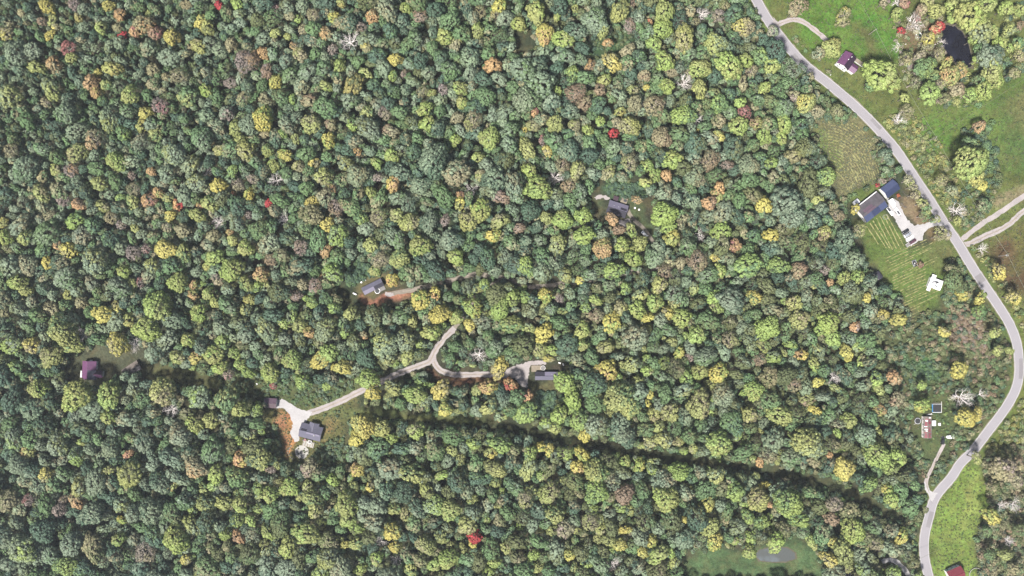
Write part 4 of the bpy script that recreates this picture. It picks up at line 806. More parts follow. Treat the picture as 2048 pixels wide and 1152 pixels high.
for phase, (r0, r1, f) in enumerate(((12, 25, .72), (8, 14, .66), (5.5, 9, .60))):
    for i in range(phase*30000, (phase+1)*30000):
        if not ok[i]: continue
        x, y = cxs[i], cys[i]
        ul = max(0, 1 - math.hypot((x-60)*.85, y-20) / 560) ** .8
        r = (r0 + (r1-r0)*random.random()**1.6) * (1 - .58*ul)
        if opend[i] < r*.88: continue
        if not gfree(x, y, r, f): continue
        gadd(x, y, r)
        east = min(1, max(0, (x - 900) / 600))
        u = random.random()
        if u < .30 - .14*east: c = 'g'
        elif u < .56 - .16*east: c = 's'
        elif u < .76: c = 'G'
        elif u < .88 + .06*east: c = 'd' if random.random() < .35 + .65*east else 's'
        elif u < .97 - .02*east: c = 'G'
        else: c = 't'
        if y > 560 and x > 380 and random.random() < .45: c = random.choice('Gddyl')      # yellower oak stand round the lanes and ride
        forest_add(x, y, r, c, random.choice('sGdgt'), thin=random.random() < .06 + .10*east, low=(1.0, .84, .62)[phase])
print('forest', len(forest_pts))
scatter('woodland', 'closed mass of smaller green woodland trees filling between the larger crowns', 'woodland', forest_pts, KINDS)

# ------------------------------------------------------------------ shrubs and undergrowth (nobody could count it)
SHRUB = [crown_mesh('shrub', 1.8, 0.7, 500+k, clump_r=.5, leaf=.28, flat=.75, gaps=.12, dens=.8) for k in range(5)]
under = []
def shrub_add(lst, x, y, R, c, c2, zk=1.0, j=.2):
    p = W(x, y, R*.5); k = R/1.8
    lst.append((p.x, p.y, 0, random.randrange(5), random.random()*6.28, k, k*zk, tintof(c, j), tintof(c2, j)))
ux = rng.uniform(-60, 1960, 26000); uy = rng.uniform(-60, 1212, 26000)
uo = poly_sd(ux, uy, roadpoly) > 14
ud = np.full(len(ux), 1e9)
for k, p in OPEN.items(): ud = np.minimum(ud, poly_sd(ux, uy, p))
for k, (p, wd) in DRIVES.items(): ud = np.minimum(ud, line_d(ux, uy, p) - wd/2 - 3)
ud = np.minimum(ud, line_d(ux, uy, RIDE) - 7); ud = np.minimum(ud, line_d(ux, uy, RIDE_W) - 12)
for i in range(len(ux)):
    if uo[i] and ud[i] > 2:
        edge = ud[i] < 14
        if not edge and i % 3: continue
        shrub_add(under, ux[i], uy[i], random.uniform(.9, 2.0), random.choice('ggGsd' if not edge else 'gGGdts'), random.choice('gGd'), random.uniform(.8, 1.4))
print('under', len(under))
scatter('undergrowth', 'low green undergrowth on the woodland floor and its edges', 'undergrowth', under, SHRUB)
# scrub belts along the road and round the pond
scrub = []
def scrub_zone(poly, n, r0, r1, cs, dense=.55, avoid=()):
    xs_ = [p[0] for p in poly]; ys_ = [p[1] for p in poly]
    x = rng.uniform(min(xs_), max(xs_), n*3); y = rng.uniform(min(ys_), max(ys_), n*3)
    inn = poly_sd(x, y, poly) < 0
    inn &= line_d(x, y, ROAD) > 17
    for k, (p, wd) in DRIVES.items(): inn &= line_d(x, y, p) > wd/2 + 4
    for p in GRAVEL.values(): inn &= poly_sd(x, y, p) > 4
    for a in avoid: inn &= poly_sd(x, y, a) > 2
    for i in np.nonzero(inn)[0][:n]:
        shrub_add(scrub, x[i], y[i], random.uniform(r0, r1), random.choice(cs), random.choice(cs), random.uniform(.8, 1.3))
YI = OPEN['yardI']
scrub_zone(SCRUB, 800, .5, 1.9, 'GdgdtdGb', avoid=(YI, [(1805,722),(1872,722),(1880,756),(1832,762)], [(1908,625),(1958,622),(1964,678),(1912,682)]))
scrub_zone([(1905,620),(1962,616),(1968,680),(1992,725),(1975,735),(1910,690)], 520, .5, 1.2, 'bpbbt')
scrub_zone(SCRUB2, 760, .6, 2.2, 'dGdtbgtd')
scrub_zone([(1790,1050),(1840,1040),(1838,1110),(1790,1110)], 60, .8, 1.8, 'dGt')
scrub_zone([(1570,80),(1600,120),(1650,160),(1665,145),(1630,120),(1590,70)], 50, .6, 1.5, 'dGt')
scrub_zone([(1780,40),(1885,35),(1890,150),(1960,200),(1880,210),(1810,160)], 240, .7, 1.8, 'dttpGy')
scrub_zone([(1880,130),(1950,120),(2050,-20),(2060,130),(1960,210),(1890,215)], 200, .8, 2.0, 'dGgy')
scrub_zone([(1770,220),(1830,230),(1880,290),(1930,400),(1920,470),(1900,450),(1850,370),(1800,290),(1760,250)], 330, .6, 1.7, 'dGdtym')
scrub_zone([(1920,260),(1990,240),(2000,380),(1935,380)], 120, .8, 2.0, 'dGg')
scrub_zone([(1930,490),(1960,500),(2010,560),(2050,640),(2060,760),(2045,760),(2040,650),(1985,565)], 220, .6, 1.7, 'dmtGy')
scrub_zone([(1890,380),(1990,380),(1975,440),(1925,460)], 110, .7, 1.8, 'dGtg')
scrub_zone([(2000,830),(2060,760),(2060,900),(1960,930)], 170, .6, 1.6, 'dmtGy')
scrub_zone([(1892,520),(1935,515),(1955,560),(1925,610),(1890,600)], 140, .8, 2.0, 'dGgdt')
scrub_zone([(1740,300),(1770,300),(1800,345),(1770,372),(1752,372),(1764,340)], 80, .6, 1.4, 'dtGp')
scrub_zone([(1585,170),(1700,225),(1690,245),(1640,240),(1600,230)], 120, .8, 2.0, 'dGtg')
scrub_zone(OPEN['A2'], 260, .4, 1.1, 'gGGds')
scrub_zone([(640,890),(690,870),(692,925),(610,930)], 160, .4, 1.2, 'gGds')
scrub_zone([(530,850),(556,850),(566,920),(545,915)], 70, .4, 1.2, 'gGds')
scrub_zone([(1072,784),(1110,782),(1108,835),(1075,830)], 120, .7, 1.6, 'gGg')
scrub_zone([(690,545),(715,520),(748,535),(765,548),(722,562),(695,575)], 130, .6, 1.4, 'gGg')
scrub_zone([(1205,370),(1282,364),(1294,394),(1262,398),(1215,386)], 130, .6, 1.4, 'gGg')
scrub_zone([(1180,75),(1262,62),(1262,95),(1225,118),(1180,112)], 50, .6, 1.4, 'gdG')
scrub_zone([(1805,722),(1872,722),(1880,756),(1832,762)], 150, .5, 1.1, 'GGg')
scrub_zone([(1835,790),(1895,785),(1910,850),(1890,880),(1866,880),(1868,830)], 60, .3, .8, 'GGl')
scrub_zone([(630,815),(1200,890),(1200,905),(1000,880),(640,830)], 120, .4, 1.0, 'dgG')
scrub_zone([(1600,985),(1840,1045),(1840,1068),(1780,1050),(1600,1000)], 120, .4, 1.0, 'dgG')
print('scrub', len(scrub))
scatter('scrub', 'low olive and green scrub along the road, ponds and clearings', 'scrub', scrub, SHRUB)
# grass tufts and weeds in the meadows
tufts = []
def tuft_zone(poly, n, cs, r0=.2, r1=.5):
    xs_ = [p[0] for p in poly]; ys_ = [p[1] for p in poly]
    x = rng.uniform(min(xs_), max(xs_), n*2); y = rng.uniform(min(ys_), max(ys_), n*2)
    inn = (poly_sd(x, y, poly) < 0) & (line_d(x, y, ROAD) > 12)
    for k, (p, wd) in DRIVES.items(): inn &= line_d(x, y, p) > wd/2 + 1
    for p in GRAVEL.values(): inn &= poly_sd(x, y, p) > 1
    inn &= poly_sd(x, y, POND1) > 2
    for i in np.nonzero(inn)[0][:n]:
        shrub_add(tufts, x[i], y[i], random.uniform(r0, r1), random.choice(cs), random.choice(cs), .7, .15)
        q_ = tufts[-1]; tufts[-1] = q_[:7] + ([v_*.52 for v_ in q_[7]], [v_*.52 for v_ in q_[8]])
tuft_zone([(1530,-30),(2060,-30),(2060,480),(1930,480),(1800,280),(1600,90)], 3200, 'GGldyt')
tuft_zone(FIELD, 1600, 'tttys')
tuft_zone(OPEN['A'], 900, 'Gdty')
tuft_zone(SCRUB, 900, 'Gdtg')
tuft_zone([(1960,490),(2060,430),(2060,640),(2020,640)], 500, 'bdtm')
tuft_zone([(1872,1005),(1925,925),(1975,930),(1980,1000),(1955,1060),(1965,1170),(1872,1170),(1862,1080)], 700, 'yylG')
tuft_zone(LAWN, 500, 'GGyd', .15, .35)
scatter('meadow_tufts', 'rough grass tufts and weeds in the open meadows and cut field', 'grass', tufts, SHRUB)

# ------------------------------------------------------------------ buildings
def rad(a): return -math.radians(a)          # picture angle (clockwise) -> world
WHITE = surf('white_siding', (0.50, 0.49, 0.48), 0.6, 0.06, 1.0, spec=.3)
GREYW = surf('grey_siding', (0.30, 0.29, 0.28), 0.7, 0.12, 1.0)
TANW = surf('tan_siding', (0.42, 0.37, 0.30), 0.7, 0.12, 1.0)
LOGW = surf('log_siding', (0.20, 0.13, 0.08), 0.8, 0.25, 2.0)
TRIM = surf('white_trim', (0.75, 0.75, 0.74), 0.5, 0.05)
GLASS = surf('window_glass', (0.03, 0.04, 0.05), 0.08, 0.05, spec=.8)
DOORM = surf('door_paint', (0.22, 0.12, 0.09), 0.5, 0.1)
R_SLATE = surf('slate_shingle', alb(128, 126, 146), 0.75, 0.14, 2.2, 0.3, seams=('Y', 0.9), spec=.25)
R_LAV = surf('lavender_roof_tone', alb(158, 152, 176), 0.45, 0.10, 1.5, 0.25, seams=('X', 1.1), spec=.4)
R_DARK = surf('charcoal_roof_tone', alb(72, 70, 84), 0.75, 0.16, 2.2, 0.3, spec=.2)
R_NAVY = surf('navy_metal', alb(70, 80, 116), 0.4, 0.14, 1.2, 0.2, seams=('X', 1.0), spec=.4)
R_NAVYL = surf('blue_metal', alb(92, 102, 140), 0.4, 0.14, 1.2, 0.2, seams=('X', 1.0), spec=.4)
R_WEATH = surf('weathered_metal', alb(112, 106, 112), 0.6, 0.35, 0.8, 0.25, seams=('X', 1.0))
R_PURP = surf('purple_metal', alb(138, 88, 132), 0.5, 0.16, 1.0, 0.25, seams=('Y', 1.0), spec=.3)
R_PURPD = surf('dark_purple_shingle', alb(70, 48, 72), 0.6, 0.14, 1.2, 0.3)
R_MAUVE = surf('mauve_metal', alb(126, 102, 118), 0.5, 0.14, 1.2, 0.3, seams=('X', 1.0))
R_MAUVED = surf('dark_mauve_metal', alb(104, 82, 92), 0.5, 0.14, 1.2, 0.3, seams=('X', 1.0))
R_RED = surf('red_metal', alb(158, 66, 80), 0.5, 0.15, 1.0, 0.3, seams=('X', 1.0))
R_WHITE = surf('white_roof_coat', (0.46, 0.46, 0.47), 0.6, 0.2, 1.0)
R_RUST = surf('rusty_shed_roof', alb(150, 138, 130), 0.85, 0.35, 1.0, 0.3)
DECK = surf('deck_boards', alb(186, 172, 150), 0.8, 0.22, 1.5, 0.4)
DECKG = surf('grey_deck_boards', alb(170, 166, 164), 0.8, 0.2, 1.5, 0.4)
CONC = surf('concrete', alb(226, 222, 214), 0.85, 0.10, 1.0, 0.3)
BLACK = surf('black_rubber', (0.012, 0.012, 0.013), 0.6, 0.1)
DARKM = surf('dark_metal', (0.03, 0.03, 0.035), 0.4, 0.1)
STEEL = surf('galvanised', (0.5, 0.5, 0.52), 0.35, 0.12, metal=.5)
BLUE = surf('blue_vinyl', (0.06, 0.20, 0.42), 0.5, 0.1)
ORANGE = surf('orange_paint', alb(206, 120, 84, .3), 0.4, 0.1)
WOOD = surf('weathered_wood', alb(168, 156, 142), 0.9, 0.25, 1.5)
REDM = surf('red_patch', alb(176, 70, 92), 0.6, 0.3, 1.5)

def gable(e, L, Wd, wh, rise, wallm, roofa, roofb=None, x0=0.0, y0=0.0, axis='x', over=0.35, z0=0.0, ends=True, ridge=None):
    """wall prism plus two roof slopes; side +y uses roofa, side -y roofb"""
    roofb = roofb or roofa
    def T(u, v, z):
        return (x0 + u, y0 + v, z0 + z) if axis == 'x' else (x0 - v, y0 + u, z0 + z)
    l, w = L/2, Wd/2
    mb = MB()
    a = [T(-l, -w, 0), T(-l, w, 0), T(-l, w, wh), T(-l, 0, wh + rise), T(-l, -w, wh)]
    b = [T(l, -w, 0), T(l, w, 0), T(l, w, wh), T(l, 0, wh + rise), T(l, -w, wh)]
    mb.poly(a[::-1]); mb.poly(b)
    mb.poly([a[0], b[0], b[4], a[4]]); mb.poly([b[1], a[1], a[2], b[2]])
    mb.build('wall', wallm, e)
    sl = rise / w; lo = l + over
    for sgn, m in ((1, roofa), (-1, roofb)):
        q = [T(-lo, 0, wh + rise + .06), T(lo, 0, wh + rise + .06), T(lo, sgn*(w + over), wh - over*sl + .06), T(-lo, sgn*(w + over), wh - over*sl + .06)]
        if sgn > 0: q = [q[0], q[3], q[2], q[1]][::-1]
        n_ = (Vector(q[1])-Vector(q[0])).cross(Vector(q[2])-Vector(q[0]))
        if n_.z < 0: q = q[::-1]
        MB().slab(q, .14).build('roof_slope', m, e)
    rc = MB(); p0 = Vector(T(-lo, 0, wh + rise + .08)); p1 = Vector(T(lo, 0, wh + rise + .08)); rc.tube(p0, p1, .12, .12, 6)
    rc.build('ridge_cap', ridge or roofa, e)
    return T

def roof_overlay(e, T, L, Wd, wh, rise, u0, u1, side, t0, t1, mat, name='roof_overlay'):  # thin slab that changes the tone of part of a slope
    w = Wd/2
    def Q(u, t): return T(u, side*t*w, wh + rise*(1-t) + .115)
    q = [Q(u0, t0), Q(u1, t0), Q(u1, t1), Q(u0, t1)]
    if (Vector(q[1])-Vector(q[0])).cross(Vector(q[2])-Vector(q[0])).z < 0: q = q[::-1]
    MB().slab(q, .03).build(name, mat, e)

def openings(e, T, L, Wd, nwin, sides=(1, -1), door=-1, sill=1.0, wdt=1.1, hgt=1.2, frame=TRIM):
    for sd in sides:
        for k in range(nwin):
            u = -L/2 + L*(k + .5)/nwin
            p = lambda du, dv, z: T(u + du, sd*(Wd/2 + dv), z)
            if door == sd and k == nwin//2:
                d = MB(); i = [p(-.5, 0, .1), p(.5, 0, .1), p(.5, 0, 2.15), p(-.5, 0, 2.15)]; o_ = [p(-.5, .05, .1), p(.5, .05, .1), p(.5, .05, 2.15), p(-.5, .05, 2.15)]
                d.poly(o_ if sd < 0 else o_[::-1]); [d.poly([i[a], i[(a+1) % 4], o_[(a+1) % 4], o_[a]]) for a in range(4)]
                dd = d.build('door', DOORM, e)
                h_ = MB(); h_.tube(p(.35, .05, 1.05), p(.35, .12, 1.05), .04, .04, 6); h_.build('handle', STEEL, dd)
                continue
            w2 = wdt/2; z0, z1 = sill, sill + hgt
            fr = MB()
            for (a0, a1, b0, b1) in ((-w2-.08, w2+.08, z0-.08, z0), (-w2-.08, w2+.08, z1, z1+.08), (-w2-.08, -w2, z0, z1), (w2, w2+.08, z0, z1)):
                fr.poly([p(a0, .05, b0), p(a1, .05, b0), p(a1, .05, b1), p(a0, .05, b1)])
                fr.poly([p(a0, .0, b1), p(a1, .0, b1), p(a1, .05, b1), p(a0, .05, b1)])
            f_ = fr.build('window', frame, e)
            g = MB(); g.poly([p(-w2, .02, z0), p(w2, .02, z0), p(w2, .02, z1), p(-w2, .02, z1)]); g.build('pane', GLASS, f_)

def house(name, label, px, py, zref, ang, cat='house'):
    p = W(px, py, zref)
    return tag(empty(name, (p.x, p.y, 0), rad(ang)), label, cat)

# grey house with cross gable, patio side
e = house('house', 'slate-grey roofed house with a cross gable beside the white gravel forecourt', 621, 864.5, 3.5, 14.5)
T = gable(e, 12.6, 7.9, 2.7, 2.1, TANW, R_SLATE, R_SLATE)
roof_overlay(e, T, 12.6, 7.9, 2.7, 2.1, -5.6, -2.2, 1, .05, .32, R_DARK)  # darker rectangle over the left of the upper slope
roof_overlay(e, T, 12.6, 7.9, 2.7, 2.1, -2.2, 5.8, -1, .03, .30, R_LAV)  # paler strip along the ridge on the lower slope
gable(e, 4.6, 5.2, 2.7, 1.7, TANW, R_SLATE, R_SLATE, x0=.9, y0=3.2, axis='y', ridge=R_LAV)
openings(e, T, 12.6, 7.9, 4, sides=(-1,), door=-1); MB().box(2.6, 3.1, -1.3, -.8, 3.6, 5.4).build('chimney', GREYW, e)
# deck and octagon patio
p = W(617, 888); e = tag(empty('deck', (p.x, p.y, 0), rad(14.5)), 'pale timber deck along the lower side of the grey house', 'deck')
for k in range(14): MB().box(-3.6 + k*.5, -3.6 + k*.5 + .46, -1.6, 1.6, .35, .42).build('deck_board', CONC if k % 3 else DECK, e)
MB().box(-3.6, 3.4, -1.7, 1.7, .05, .345).build('deck_frame', DECK, e)
p = W(620.5, 883.5); e = tag(empty('hot_tub', (p.x, p.y, .42), rad(14.5)), 'square white hot tub with grey cover on the deck', 'hot tub')
MB().box(-1.1, 1.1, -1.0, 1.0, 0, .85, .06).build('shell', WHITE, e); MB().box(-.85, .85, -.75, .75, .855, .93).build('cover', DECKG, e)
p = W(611, 879); e = tag(empty('patio_table', (p.x, p.y, .42), rad(14.5)), 'dark red patio table with chairs at the house wall', 'table')
MB().cyl(0, 0, .68, .73, .75, 12).build('table_top', surf('table_red', (.10, .03, .03), .5, .1), e)
MB().cyl(0, 0, 0, .68, .06, 8).build('leg', DARKM, e)
def armchair(name, label, x, y, z, rz, mat, group=None):
    c = tag(empty(name, (x, y, z), rz), label, 'chair', group)
    MB().box(-.32, .32, -.3, .3, .36, .44).build('seat', mat, c)
    q = MB().slab([(-.32, .30, .95), (-.32, .22, .42), (.32, .22, .42), (.32, .30, .95)], .06); q.build('backrest', mat, c)
    for sx in (-.28, .28):
        for sy in (-.25, .25): MB().box(sx-.03, sx+.03, sy-.03, sy+.03, 0, .36).build('leg', mat, c)
    return c
armchair('garden_chair', 'dark garden chair at the table by the deck', p.x - 1.3, p.y - .2, .42, 1.5, DARKM)
p = W(603.5, 904); e = tag(empty('octagonal_patio', (p.x, p.y, 0), 0), 'white octagonal concrete patio below the grey house', 'patio')
oc = [(4.3*math.cos(math.pi/8 + k*math.pi/4), 4.3*math.sin(math.pi/8 + k*math.pi/4)) for k in range(8)]
for k in range(8): MB().prism([(0, 0), (oc[k][0]*.995, oc[k][1]*.995), (oc[(k+1) % 8][0]*.995, oc[(k+1) % 8][1]*.995)], .02, .10 + .003*(k % 2)).build('slab', CONC, e)
fp = tag(empty('fire_pit', (p.x - .2, p.y + .1, .10)), 'round dark fire pit at the middle of the octagonal patio', 'fire pit')
MB().ring(0, 0, 0, .45, .75, .14, 16).build('stone_ring', surf('pit_stone', (.06, .055, .05), .9, .3, 3), fp); MB().cyl(0, 0, .02, .12, .6, 14).build('ash_bed', BLACK, fp)
OCT = ['right', 'upper right', 'top', 'upper left', 'left', 'lower left', 'bottom', 'lower right']
for k in range(8):
    if k == 2: continue
    a = k*math.pi/4
    armchair('adirondack_chair', f'dark chair facing the fire pit from its {OCT[k]} side', p.x - .2 + 2.5*math.cos(a), p.y + .1 + 2.5*math.sin(a), .103, a - math.pi/2, surf('chair_brown', (.05, .045, .04), .6, .1), 'chairs round the fire pit').scale = (.72, .72, .8)
for k, (x, y, a) in enumerate([(579,896,60),(577,900,70),(576,905,80),(578,910,95),(581,914,110),(585,917,125),(582,892,40)]):
    p = W(x, y); m = MB(); r_ = random.Random(k)
    m.prism([( .75*math.cos(t)*r_.uniform(.7, 1.1), .5*math.sin(t)*r_.uniform(.7, 1.1)) for t in np.linspace(0, 5.5, 7)], 0, r_.uniform(.25, .5), .7)
    tag(m.build('boulder', surf('boulder_grey', alb(170, 166, 160), .9, .3, 2), None, (p.x, p.y, 0), math.radians(a)), f'grey boulder, {ORD[k] if k else "first"} from the top in the curved row left of the octagonal patio' if k < 6 else 'grey boulder at the upper end of the curved row by the patio', 'boulder', 'boulders edging the patio bank')
# brown garage
e = house('garage', 'small garage with mauve-brown metal roof at the end of the white gravel', 540.5, 806.5, 3.0, 3, 'garage')
T = gable(e, 6.6, 5.2, 2.5, 1.1, GREYW, R_MAUVE, R_MAUVED); openings(e, T, 6.6, 5.2, 2, sides=(-1,), door=0)
MB().box(3.3, 3.36, -1.9, 1.9, .05, 2.2).build('garage_door', WHITE, e)
# mobile home by the gravel forecourt
e = house('mobile_home', 'long mobile home with half charcoal half lavender roof by the gravel forecourt', 1093, 752, 3.2, 0)
T = gable(e, 12.9, 4.3, 2.6, .75, TANW, R_DARK, R_SLATE)
roof_overlay(e, T, 12.9, 4.3, 2.6, .75, -1.0, 6.6, 1, .02, 1.1, R_LAV); openings(e, T, 12.9, 4.3, 5, door=1)  # paler overlay across the right part of the upper slope
MB().cyl(3.2, 1.0, 3.0, 3.7, .12, 8).build('vent_pipe', STEEL, e)
p = W(1072.5, 737); e = tag(empty('porch_deck', (p.x, p.y, 0)), 'tan board porch deck above the mobile home on the forecourt', 'deck')
for k in range(11): MB().box(-2.9 + k*.54, -2.9 + k*.54 + .5, -1.9, 1.9, .5, .57).build('deck_board', DECK, e)
MB().box(-2.85, 2.95, -1.85, 1.85, .05, .495).build('deck_frame', WOOD, e)
p = W(1086, 736, .8); e = tag(empty('above_ground_pool', (p.x, p.y, 0)), 'small round grey pool with white rim beside the tan porch deck', 'pool')
MB().ring(0, 0, 0, 1.0, 1.5, .12, 22).build('wall', WHITE, e); MB().cyl(0, 0, .02, .8, 1.36, 22).build('cover', DECKG, e)
for k, (x, y, a, nm, lb) in enumerate([(1119,726,20,'garden_bench','white bench by the yellow tree right of the mobile home'),(1126,729,70,'garden_bench','white bench turned sideways at the far right of the mobile home yard')]):
    p = W(x, y); e = tag(empty(nm, (p.x, p.y, 0), rad(a)), lb, 'bench')
    for j in range(3): MB().box(-.8, .8, -.3 + j*.22, -.3 + j*.22 + .18, .42, .46).build('seat_slat', WHITE, e)
    MB().slab([(-.8, .4, .9), (-.8, .34, .5), (.8, .34, .5), (.8, .4, .9)], .05).build('backrest', WHITE, e)
    for sx in (-.7, .7): MB().box(sx-.05, sx+.05, -.3, .3, 0, .42).build('leg', WHITE, e)
# long cabin by the clay bank
e = house('long_cabin', 'long grey-purple roofed cabin beside the reddish clay bank', 745, 573.5, 3.2, -26.5)
T = gable(e, 12.4, 4.2, 2.6, .9, GREYW, R_SLATE, R_DARK)
roof_overlay(e, T, 12.4, 4.2, 2.6, .9, -6.4, 0.6, -1, .02, 1.12, R_LAV); openings(e, T, 12.4, 4.2, 5, door=-1)  # paler overlay on the left half of the lower slope
p = W(763, 577); e = tag(empty('porch_deck', (p.x, p.y, 0), rad(-26.5)), 'grey board porch in front of the long cabin', 'deck')
for k in range(9): MB().box(-2.3 + k*.5, -2.3 + k*.5 + .46, -1.5, 1.5, .4, .47).build('deck_board', DECKG, e)
MB().box(-2.2, 2.1, -1.45, 1.45, .05, .395).build('deck_frame', WOOD, e)
p = W(755, 582); e = tag(empty('trampoline', (p.x, p.y, 0), rad(-26.5)), 'low square dark trampoline frame below the long cabin', 'trampoline')
MB().ring(0, 0, .6, .68, 1.7, .22, 8).build('frame', STEEL, e); MB().cyl(0, 0, .60, .64, 1.47, 8).build('mat', BLACK, e)
for k in range(4):
    a = k*math.pi/2 + .4; MB().tube((1.6*math.cos(a), 1.6*math.sin(a), 0), (1.6*math.cos(a), 1.6*math.sin(a), .62), .05, .05, 6).build('leg', STEEL, e)
p = W(710, 587.5); e = tag(empty('propane_tank', (p.x, p.y, 0), rad(25)), 'white horizontal propane tank left of the long cabin', 'tank')
m = MB(); m.tube((-1.0, 0, .75), (1.0, 0, .75), .5, .5, 12); m.tube((-1.0, 0, .75), (-1.3, 0, .75), .5, .2, 12); m.tube((1.0, 0, .75), (1.3, 0, .75), .5, .2, 12); m.build('shell', WHITE, e)
for sx in (-.7, .7): MB().box(sx-.1, sx+.1, -.35, .35, 0, .4).build('leg', CONC, e)
MB().cyl(0, 0, 1.2, 1.4, .15, 8).build('valve_cap', STEEL, e)
def drum(x, y, label, mat=WHITE):
    p = W(x, y); e = tag(empty('septic_lid', (p.x, p.y, 0)), label, 'septic lid')
    MB().cyl(0, 0, 0, .35, .55, 14).build('riser', mat, e); MB().cyl(0, 0, .35, .47, .6, 14, .35).build('lid', mat, e)
drum(722.7, 564.4, 'white round lid in the grass, the one farther left above the long cabin')
drum(730.5, 560, 'white round lid in the grass, the one nearer the long cabin ridge')
drum(1269.7, 416, 'white round lid on the grass, upper of two right of the forest cabin')
drum(1278, 419.3, 'white round lid on the grass, lower of two right of the forest cabin')
drum(513.5, 768, 'white round lid in the shrubby grass above the brown garage')
# forest cabin
e = house('forest_cabin', 'forest cabin with charcoal roof, its upper slope coloured lavender as if lit', 1235, 418, 3.5, 17.8)
T = gable(e, 11.2, 7.2, 2.7, 1.9, LOGW, R_LAV, R_DARK)  # one dark roof; light on the upper slope is put into its colour
roof_overlay(e, T, 11.2, 7.2, 2.7, 1.9, 1.6, 5.4, 1, .04, .42, R_DARK); openings(e, T, 11.2, 7.2, 4, door=-1)  # darker overlay near the ridge, right part of the upper slope
for u in (-2.6, .2): MB().cyl(u, 1.3, 3.2, 4.5, .12, 8).build('vent_pipe', STEEL, e)
p = W(1247.5, 401.5); e = tag(empty('sun_deck', (p.x, p.y, 0), rad(17.8)), 'square tan sun deck behind the forest cabin', 'deck')
for k in range(8): MB().box(-1.9 + k*.5, -1.9 + k*.5 + .46, -1.7, 1.7, .5, .57).build('deck_board', DECK, e)
MB().box(-1.9, 2.0, -1.7, 1.65, .05, .495).build('deck_frame', WOOD, e)
p = W(1249.5, 402.5); e = tag(empty('oval_table', (p.x, p.y, .57), rad(17.8)), 'dark oval table on the square sun deck', 'table')
MB().prism([(1.0*math.cos(t), .62*math.sin(t)) for t in np.linspace(0, 2*math.pi, 15)[:-1]], .68, .74).build('table_top', DARKM, e); MB().cyl(0, 0, 0, .68, .1, 8).build('leg', DARKM, e)
p = W(1242.3, 399); armchair('deck_chair', 'dark chair on the upper left of the sun deck', p.x, p.y, .57, .4, DARKM)
p = W(1231, 397.5); e = tag(empty('lean_to', (p.x, p.y, 0), rad(17.8)), 'small mauve-roofed lean-to against the back of the forest cabin', 'lean-to')
MB().slab([(-1.5, -1.3, 2.5), (1.5, -1.3, 2.5), (1.5, 1.4, 2.0), (-1.5, 1.4, 2.0)], .1).build('roof_slope', R_MAUVED, e)
for sx in (-1.4, 1.4): MB().box(sx-.06, sx+.06, 1.2, 1.32, 0, 2.0).build('post', WOOD, e)
# purple house in the left woods
e = house('purple_roofed_house', 'purple-roofed house half hidden at the edge of the left woods', 176.5, 741, 4, 92)
T = gable(e, 10.4, 7.6, 3.0, 2.0, WHITE, R_PURP, R_PURP)
roof_overlay(e, T, 10.4, 7.6, 3.0, 2.0, -0.1, 5.4, 1, .05, 1.08, R_SLATE); openings(e, T, 10.4, 7.6, 3, door=1)
gable(e, 4.4, 3.6, 2.6, 1.2, WHITE, R_PURPD, R_PURP, x0=2.2, y0=5.4, axis='y')
p = W(166, 748); e = tag(empty('white_porch', (p.x, p.y, 0), rad(2)), 'white porch steps on the left of the purple-roofed house', 'porch')
for k in range(3): MB().box(-.8 - .35*k, -.8 - .35*k + .36, -2, 2, 0, .6 - .2*k).build('step', WHITE, e)
e = house('old_shed', 'old shed with weathered pale roof edge among bushes, right of the purple-roofed house', 262.5, 739, 2.5, -33, 'shed')
T = gable(e, 10.2, 5.4, 2.0, .9, WOOD, R_RUST, R_WEATH)
p = W(183, 721); e = tag(MB().prism([(-.8, -.4), (.8, -.4), (.8, .4), (-.8, .4)], 0, .7, .9).build('heating_unit', WHITE, None, (p.x, p.y, 0)), 'white outdoor heating unit above the purple-roofed house', 'heating unit')
# white-walled purple house
e = house('farmhouse', 'two-storey farmhouse with purple roof and bright white walls near the road', 1694.5, 120.5, 6.0, -54)
T = gable(e, 8.2, 7.4, 5.4, 2.2, WHITE, R_PURP, R_PURPD, over=.3)
openings(e, T, 8.2, 7.4, 3, sides=(1, -1), door=-1); openings(e, T, 8.2, 7.4, 3, sides=(1, -1), door=0, sill=3.4)
gable(e, 5.4, 4.6, 3.6, 1.4, WHITE, R_PURP, R_PURP, x0=-.6, y0=-5.4, axis='y', over=.25)
MB().box(-.2, .2, -.2, .2, 7.2, 8.2).build('chimney', WHITE, e); MB().box(2.3, 2.7, -1.0, -.6, 6.8, 7.8).build('chimney', WHITE, e)
for k, z in ((0, 1.2), (1, 3.9)):
    for v_ in (-1.9, 1.9):
        f_ = MB().box(-4.16, -4.1, v_-.65, v_+.65, z, z+1.5).build('window', TRIM, e); MB().box(-4.18, -4.161, v_-.5, v_+.5, z+.12, z+1.38).build('pane', GLASS, f_)
p = W(1719, 126); e = tag(empty('back_porch', (p.x, p.y, 0), rad(35)), 'narrow pale back porch at the upper right of the farmhouse', 'porch')
MB().box(-3.2, 3.2, -1.3, 1.3, .05, .4).build('floor', DECK, e); MB().box(-3.2, 3.2, -1.42, -1.3, .4, 1.2).build('rail', WHITE, e)
for k in range(3): MB().box(3.2 + .3*k, 3.2 + .3*k + .3, -.7, .7, 0, .34 - .1*k).build('step', DECK, e)
